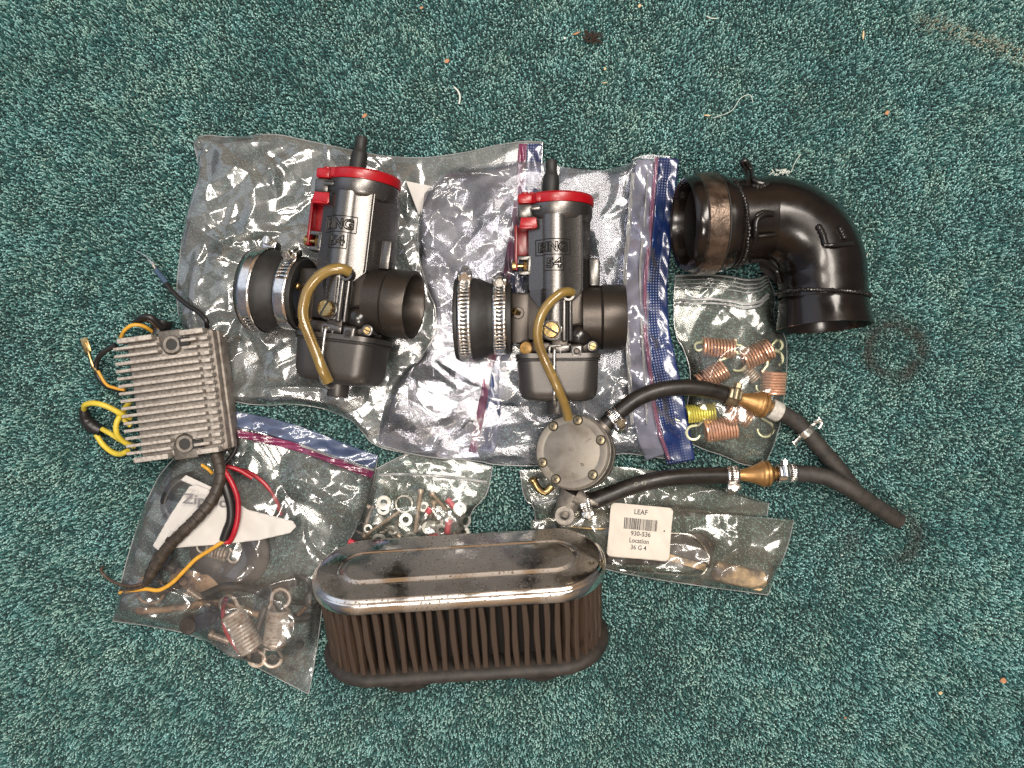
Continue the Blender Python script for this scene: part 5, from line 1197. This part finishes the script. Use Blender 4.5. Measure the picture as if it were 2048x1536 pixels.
    # bronze one-way valves
    def valve(p0, p1, L, s=1.0):
        M = frame_at(p0, p1) @ RY(90)
        g = G(); g.lathe([(3.6, -4), (3.8, 0), (4.1, 2), (4.7, 4), (5.4, 6.6), (6.6, 9.6), (7.4, 11.2), (7.5, 11.8), (8.0, 12.4), (8.2, 13.0), (8.2, 14.2), (7.5, 14.5), (7.5, 15.0), (8.2, 15.3), (8.2, 16.8), (7.2, 17.4), (6.0, 18.5), (5.0, 19.5), (3.6, 20), (3.6, 26)], 44, M)
        B(g, 'one_way_valve', 'bronze_valve')
    valve((1480, 797, 17), (1540, 814, 14), 60); valve((1484, 950, 13), (1544, 947, 13), 60)
    g = G(); M = frame_at((1540, 816, 13), (1562, 827, 12)) @ RY(90); g.lathe([(5.8, 0), (6.4, .8), (6.4, 6.6), (5.8, 7.4)], 30, M); B(g, 'white_collar', 'white_collar')
    hose([(1556, 822, 12), (1580, 835, 10), (1605, 855, 9), (1640, 895, 8), (1672, 932, 7), (1700, 968, 6), (1716, 992, 5.6)], 5.2, 'aged_hose_rubber')
    hose([(1560, 947, 12), (1600, 947, 13), (1650, 954, 15), (1700, 978, 17), (1742, 1006, 14), (1782, 1032, 9), (1798, 1042, 7)], 5.3, 'aged_hose_rubber')
    g = G(); g.lathe([(.01, .3), (2.6, .3)], 18, along(P(1799, 1043, 7), P(1799, 1043, 7) - P(1782, 1032, 9)), caps=False); B(g, 'hose_bore', 'dark_line')
    g = G()
    for k_ in range(3):
        g.box(.25, 3.4, .12, frame_at((1768 + k_ * 5, 1022 + k_ * 3, 15.6 - k_ * 1.2), (1792, 1038, 11)))
    B(g, 'hose_print', 'zinc_steel')
    C((1580, 946, 13), (1600, 947, 13), 5.9, 7.2, [(300, 80)], 30, .0001, 1)
    C((1563, 947, 13), (1580, 946, 13), 5.9, 6.5, [], 15, .85, 1)
    # spring band clip
    M = frame_at((1610, 862, 9), (1640, 895, 8))
    g = G(); g.lathe([(5.9, -2.4), (6.1, -2.2), (6.1, 2.2), (5.9, 2.4)], 28, M @ RY(90), caps=False)
    for s_ in (-1, 1):
        g.box(2.2, 7.5, 1.2, M @ T(0, s_ * 8.0, 2.5) @ RX(12 * s_), .4); g.box(4.4, 1.2, 3.4, M @ T(0, s_ * 11.2, 3.2), .4)
    g.tube(spline([(-2, 7, 4), (1.5, 10, 5.5), (3, 6, 6)], .6), .8, 8, M=M); B(g, 'band_clip', 'zinc_steel')
    g = G(); g.text('O-43', 4, ext=.05, fit=(7.5, 2.6), M=T(*P(1280, 967, 26.3)) @ RZ(10)); B(g, 'hose_print', 'lug_metal', smooth=False)
    g = G(); g.text('R', 4, ext=.05, fit=(1.8, 2.4), M=T(*P(1598, 836, 15.0)) @ RZ(-30)); B(g, 'hose_print', 'dark_line', smooth=False)
pump()

# ------------------------------------------------------------------ oval air filter with chrome lid
def stad(a, r, n=24):
    o = [(a + r * math.cos(R(q)), r * math.sin(R(q))) for q in np.linspace(-90, 90, n)]
    o += [(-a + r * math.cos(R(q)), r * math.sin(R(q))) for q in np.linspace(90, 270, n)]
    return o
def loft(prof, a, n=24, cap0=True, cap1=True):
    V = []; F = []
    for r, z in prof: V += [(x, y, z) for x, y in stad(a, r, n)]
    m = 2 * n
    for i in range(len(prof) - 1):
        for j in range(m): F.append((i * m + j, i * m + (j + 1) % m, (i + 1) * m + (j + 1) % m, (i + 1) * m + j))
    if cap0: F.append(tuple(range(m))[::-1])
    if cap1: F.append(tuple((len(prof) - 1) * m + j for j in range(m)))
    return np.array(V), F
def air_filter():
    a = 55.0; Rl = 30.5
    rot = RZ(3.6) @ RX(-63.5)
    # lowest point of lid edge and necks decides the height
    low = min((rot @ np.array([x, y, z, 1]))[2] for r, z in ((Rl, 60), (Rl, 54), (Rl - 1, 0), (21, -13)) for x, y in stad(a if r > 25 else 36, r))
    mid = 30.0
    org = P(928, 1197, 0) ; base = np.array([0, 0, -low + .3])
    ctr = P(922, 1228, 60)
    rc = (rot @ np.array([0, 0, mid, 1]))[:3]
    pos = np.array([ctr[0] - rc[0], ctr[1] - rc[1], base[2]])
    t = thing('air_filter', 'oval air filter with dirty chrome lid and dark brown pleats', 'air filter', pos, M=T(*pos) @ rot)
    B = lambda g, n, m, p=t, **k: g.build(n, M_(m), p, **k)
    g = G(); pr = [(Rl - 2.2, 53.4), (Rl - .2, 53.4), (Rl, 54.0), (Rl + .1, 58.2), (Rl - .2, 59.4), (Rl - .8, 60.1), (Rl - 1.3, 60.2), (Rl - 1.8, 60.6), (Rl - 2.4, 61.5), (Rl - 3.2, 61.85), (Rl - 3.5, 61.9), (Rl - 3.8, 61.92)]
    for q in (24, 20, 16.2, 15.7): pr.append((q, 62.0 + (26 - q) * .012))
    pr += [(15.0, 61.8), (14.5, 61.45), (13.9, 61.4), (13.6, 61.5), (11.9, 62.7), (11.6, 62.85), (11.3, 62.9), (11.0, 62.92), (6, 62.95), (.5, 62.95)]
    g.add(*loft(pr, a, 36, False, True)); B(g, 'lid', 'chrome', sharp=50)
    g = G(); g.add(*loft([(Rl - 13.5, 5), (Rl - 13.5, 54)], a, 24, False, False)); B(g, 'inner_screen', 'pleat_gap_shade')
    # pleats
    st = stad(a, Rl - 2.4, 60); pts = np.array(st + [st[0]]); dd = np.r_[0, np.cumsum(np.linalg.norm(np.diff(pts, axis=0), axis=1))]
    tot = dd[-1]; n = 66; rs = random.Random(9)
    def pleat_mesh(seed):
        r = random.Random(seed); g = G(); V = []; lv = 9; sec = [(-1.5, -11), (-2.0, -1.6), (-1.5, -.4), (0, 0), (1.5, -.4), (2.0, -1.6), (1.5, -11)]
        ph = r.uniform(0, 6)
        for i in range(lv):
            z = 4.5 + 50.0 * i / (lv - 1); dx = .35 * math.sin(ph + i * .7); s = .93 + .07 * math.sin(ph * 2 + i)
            V += [(dx + x * s, y, z) for x, y in sec]
        m = len(sec); F = [(i * m + j, i * m + j + 1, (i + 1) * m + j + 1, (i + 1) * m + j) for i in range(lv - 1) for j in range(m - 1)]
        g.add(V, F); me = g.mesh('pleat'); me.materials.append(M_('pleat_gauze')); return me
    meshes = [pleat_mesh(i) for i in range(4)]
    for i in range(n):
        s = (i + rs.uniform(-.1, .1)) / n * tot; x = np.interp(s, dd, pts[:, 0]); y = np.interp(s, dd, pts[:, 1])
        s2 = (s + .5) % tot; x2 = np.interp(s2, dd, pts[:, 0]); y2 = np.interp(s2, dd, pts[:, 1])
        an = math.atan2(y2 - y, x2 - x)
        o = bpy.data.objects.new('pleat', meshes[i % 4]); COL.objects.link(o); o.parent = t
        o.location = (x * .001, y * .001, 0); o.rotation_euler = (0, 0, an + math.pi + R(rs.uniform(-2, 2)))
    g = G(); g.add(*loft([(Rl - 4, -.5), (Rl, -.5), (Rl + 1.2, .4), (Rl + 1.5, 3.0), (Rl + .4, 5.0), (Rl - 2, 6.2), (Rl - 9, 6.6)], a, 30)); B(g, 'base_moulding', 'filter_rubber')
    for x, r in ((-37, 22), (44, 20)):
        g = G(); g.lathe([(r + 1, -.2), (r + .6, -4), (r + .2, -11), (r - 1.0, -13), (r - 3, -13), (r - 3.5, 0)], 44, T(x, -3, 0), caps=False); B(g, 'neck', 'filter_rubber')
air_filter()

# ------------------------------------------------------------------ bits on the carpet
def chip(label, px, py, L, w, ang, m, name='wood_chip', th=.8, cat='chip', seed=0):
    r = random.Random(int(px * 3 + py)); n = 7
    pts = []
    for i in range(n):
        a = 2 * math.pi * i / n; pts.append((L / 2 * math.cos(a) * r.uniform(.7, 1.1), w / 2 * math.sin(a) * r.uniform(.7, 1.2)))
    g = G(); g.prism(pts, 0, th, RZ(ang)); single(name, label, cat, g, m, px, py, .8, RX(6), 'debris on the carpet', smooth=False)
chip('orange wood chip on the bare carpet above the left bag', 894, 122, 4.2, 3.4, 20, 'wood_chip')
chip('reddish wood chip just above the rubber boot of the left carburettor', 729, 232, 4.0, 2.2, 30, 'wood_chip')
chip('orange speck at the very top edge of the carpet', 843, 16, 2.6, 1.8, 10, 'wood_chip')
chip('long tan splinter beside the dark lint clump', 1153, 67, 7, 1.1, 20, 'wood_chip')
chip('tan splinter standing upright at the upper right', 1726, 70, 6.5, 1.2, 85, 'pale_chip')
chip('pale splinter above the elbow', 1414, 231, 5.4, 1.2, -5, 'pale_chip')
chip('brown chip at the right, below the spilt sand', 1773, 226, 3.4, 2.6, 40, 'wood_chip')
chip('orange chip at the lower right corner', 2006, 1361, 4.6, 3.6, -20, 'wood_chip')
chip('pale chip left of the lower right orange chip', 1880, 1385, 3.4, 2.6, 10, 'pale_chip')
chip('tiny white crumb in the lower right carpet', 1683, 1110, 1.6, 1.2, 10, 'white_fibre', 'crumb', cat='crumb')
chip('small tan chip at the top, left of the dark lint', 1279, 12, 3, 2, 50, 'pale_chip')
chip('tiny tan chip below the dark lint clump', 1210, 138, 2, 1.5, 50, 'pale_chip')
chip('thin pale splinter below the dark lint clump', 1209, 166, 4, .7, 5, 'pale_chip')
chip('pale crumb left of the dark lint clump', 1129, 77, 1.6, 1.4, 5, 'white_fibre', 'crumb', cat='crumb')
chip('small orange crumb in the lower middle carpet', 1690, 1435, 1.8, 1.2, 5, 'wood_chip', 'crumb', cat='crumb')
def fibre(label, pts, r=.35, m='white_fibre', name='lint_thread'):
    o = P(*pts[0][:2], 0); g = G(); g.tube(spline(Ps([(a, b, 1.0) for a, b in pts]) - o, .7), r, 6)
    single(name, label, 'thread', g, m, pts[0][0], pts[0][1], 0, None, 'threads on the carpet')
fibre('curved white thread on the carpet above the left carburettor', [(908, 174), (916, 182), (920, 194), (918, 208)], .6)
fibre('long thin pale thread left of the elbow top', [(1426, 236), (1462, 222), (1482, 196), (1500, 190), (1506, 204)], .2)
fibre('thin pale bent thread right of the dark lint clump', [(1414, 32), (1420, 36), (1434, 37)], .35)
fibre('straight pale thread leaning above the elbow', [(1582, 345), (1590, 325), (1602, 308)], .2)
fibre('thin pale thread right of the elbow', [(1722, 535), (1730, 518), (1737, 505)], .2)
g = G(); rs = random.Random(8)
for i in range(26):
    p0 = np.array([rs.uniform(-4, 4), rs.uniform(-2.6, 2.6), rs.uniform(.4, 2)]); g.tube(spline([p0, p0 + [rs.uniform(-3, 3), rs.uniform(-2, 2), .8], p0 + [rs.uniform(-4, 4), rs.uniform(-3, 3), 0]], .8), .45, 5)
single('lint_clump', 'dark brown clump of lint at the top of the carpet', 'lint', g, 'dark_lint', 1184, 77, .3)
g = G()
for i in range(14):
    p0 = np.array([rs.uniform(-5, 5), rs.uniform(-1.6, 1.6), rs.uniform(.0, 1)]); g.tube(spline([p0, p0 + [rs.uniform(-3, 3), rs.uniform(-2, 2), .8], p0 + [rs.uniform(-4, 4), rs.uniform(-1, 1), 0]], .8), .35, 5)
single('lint_clump', 'white fluff peeking out above the elbow bend', 'lint', g, 'white_fibre', 1558, 346, 1)
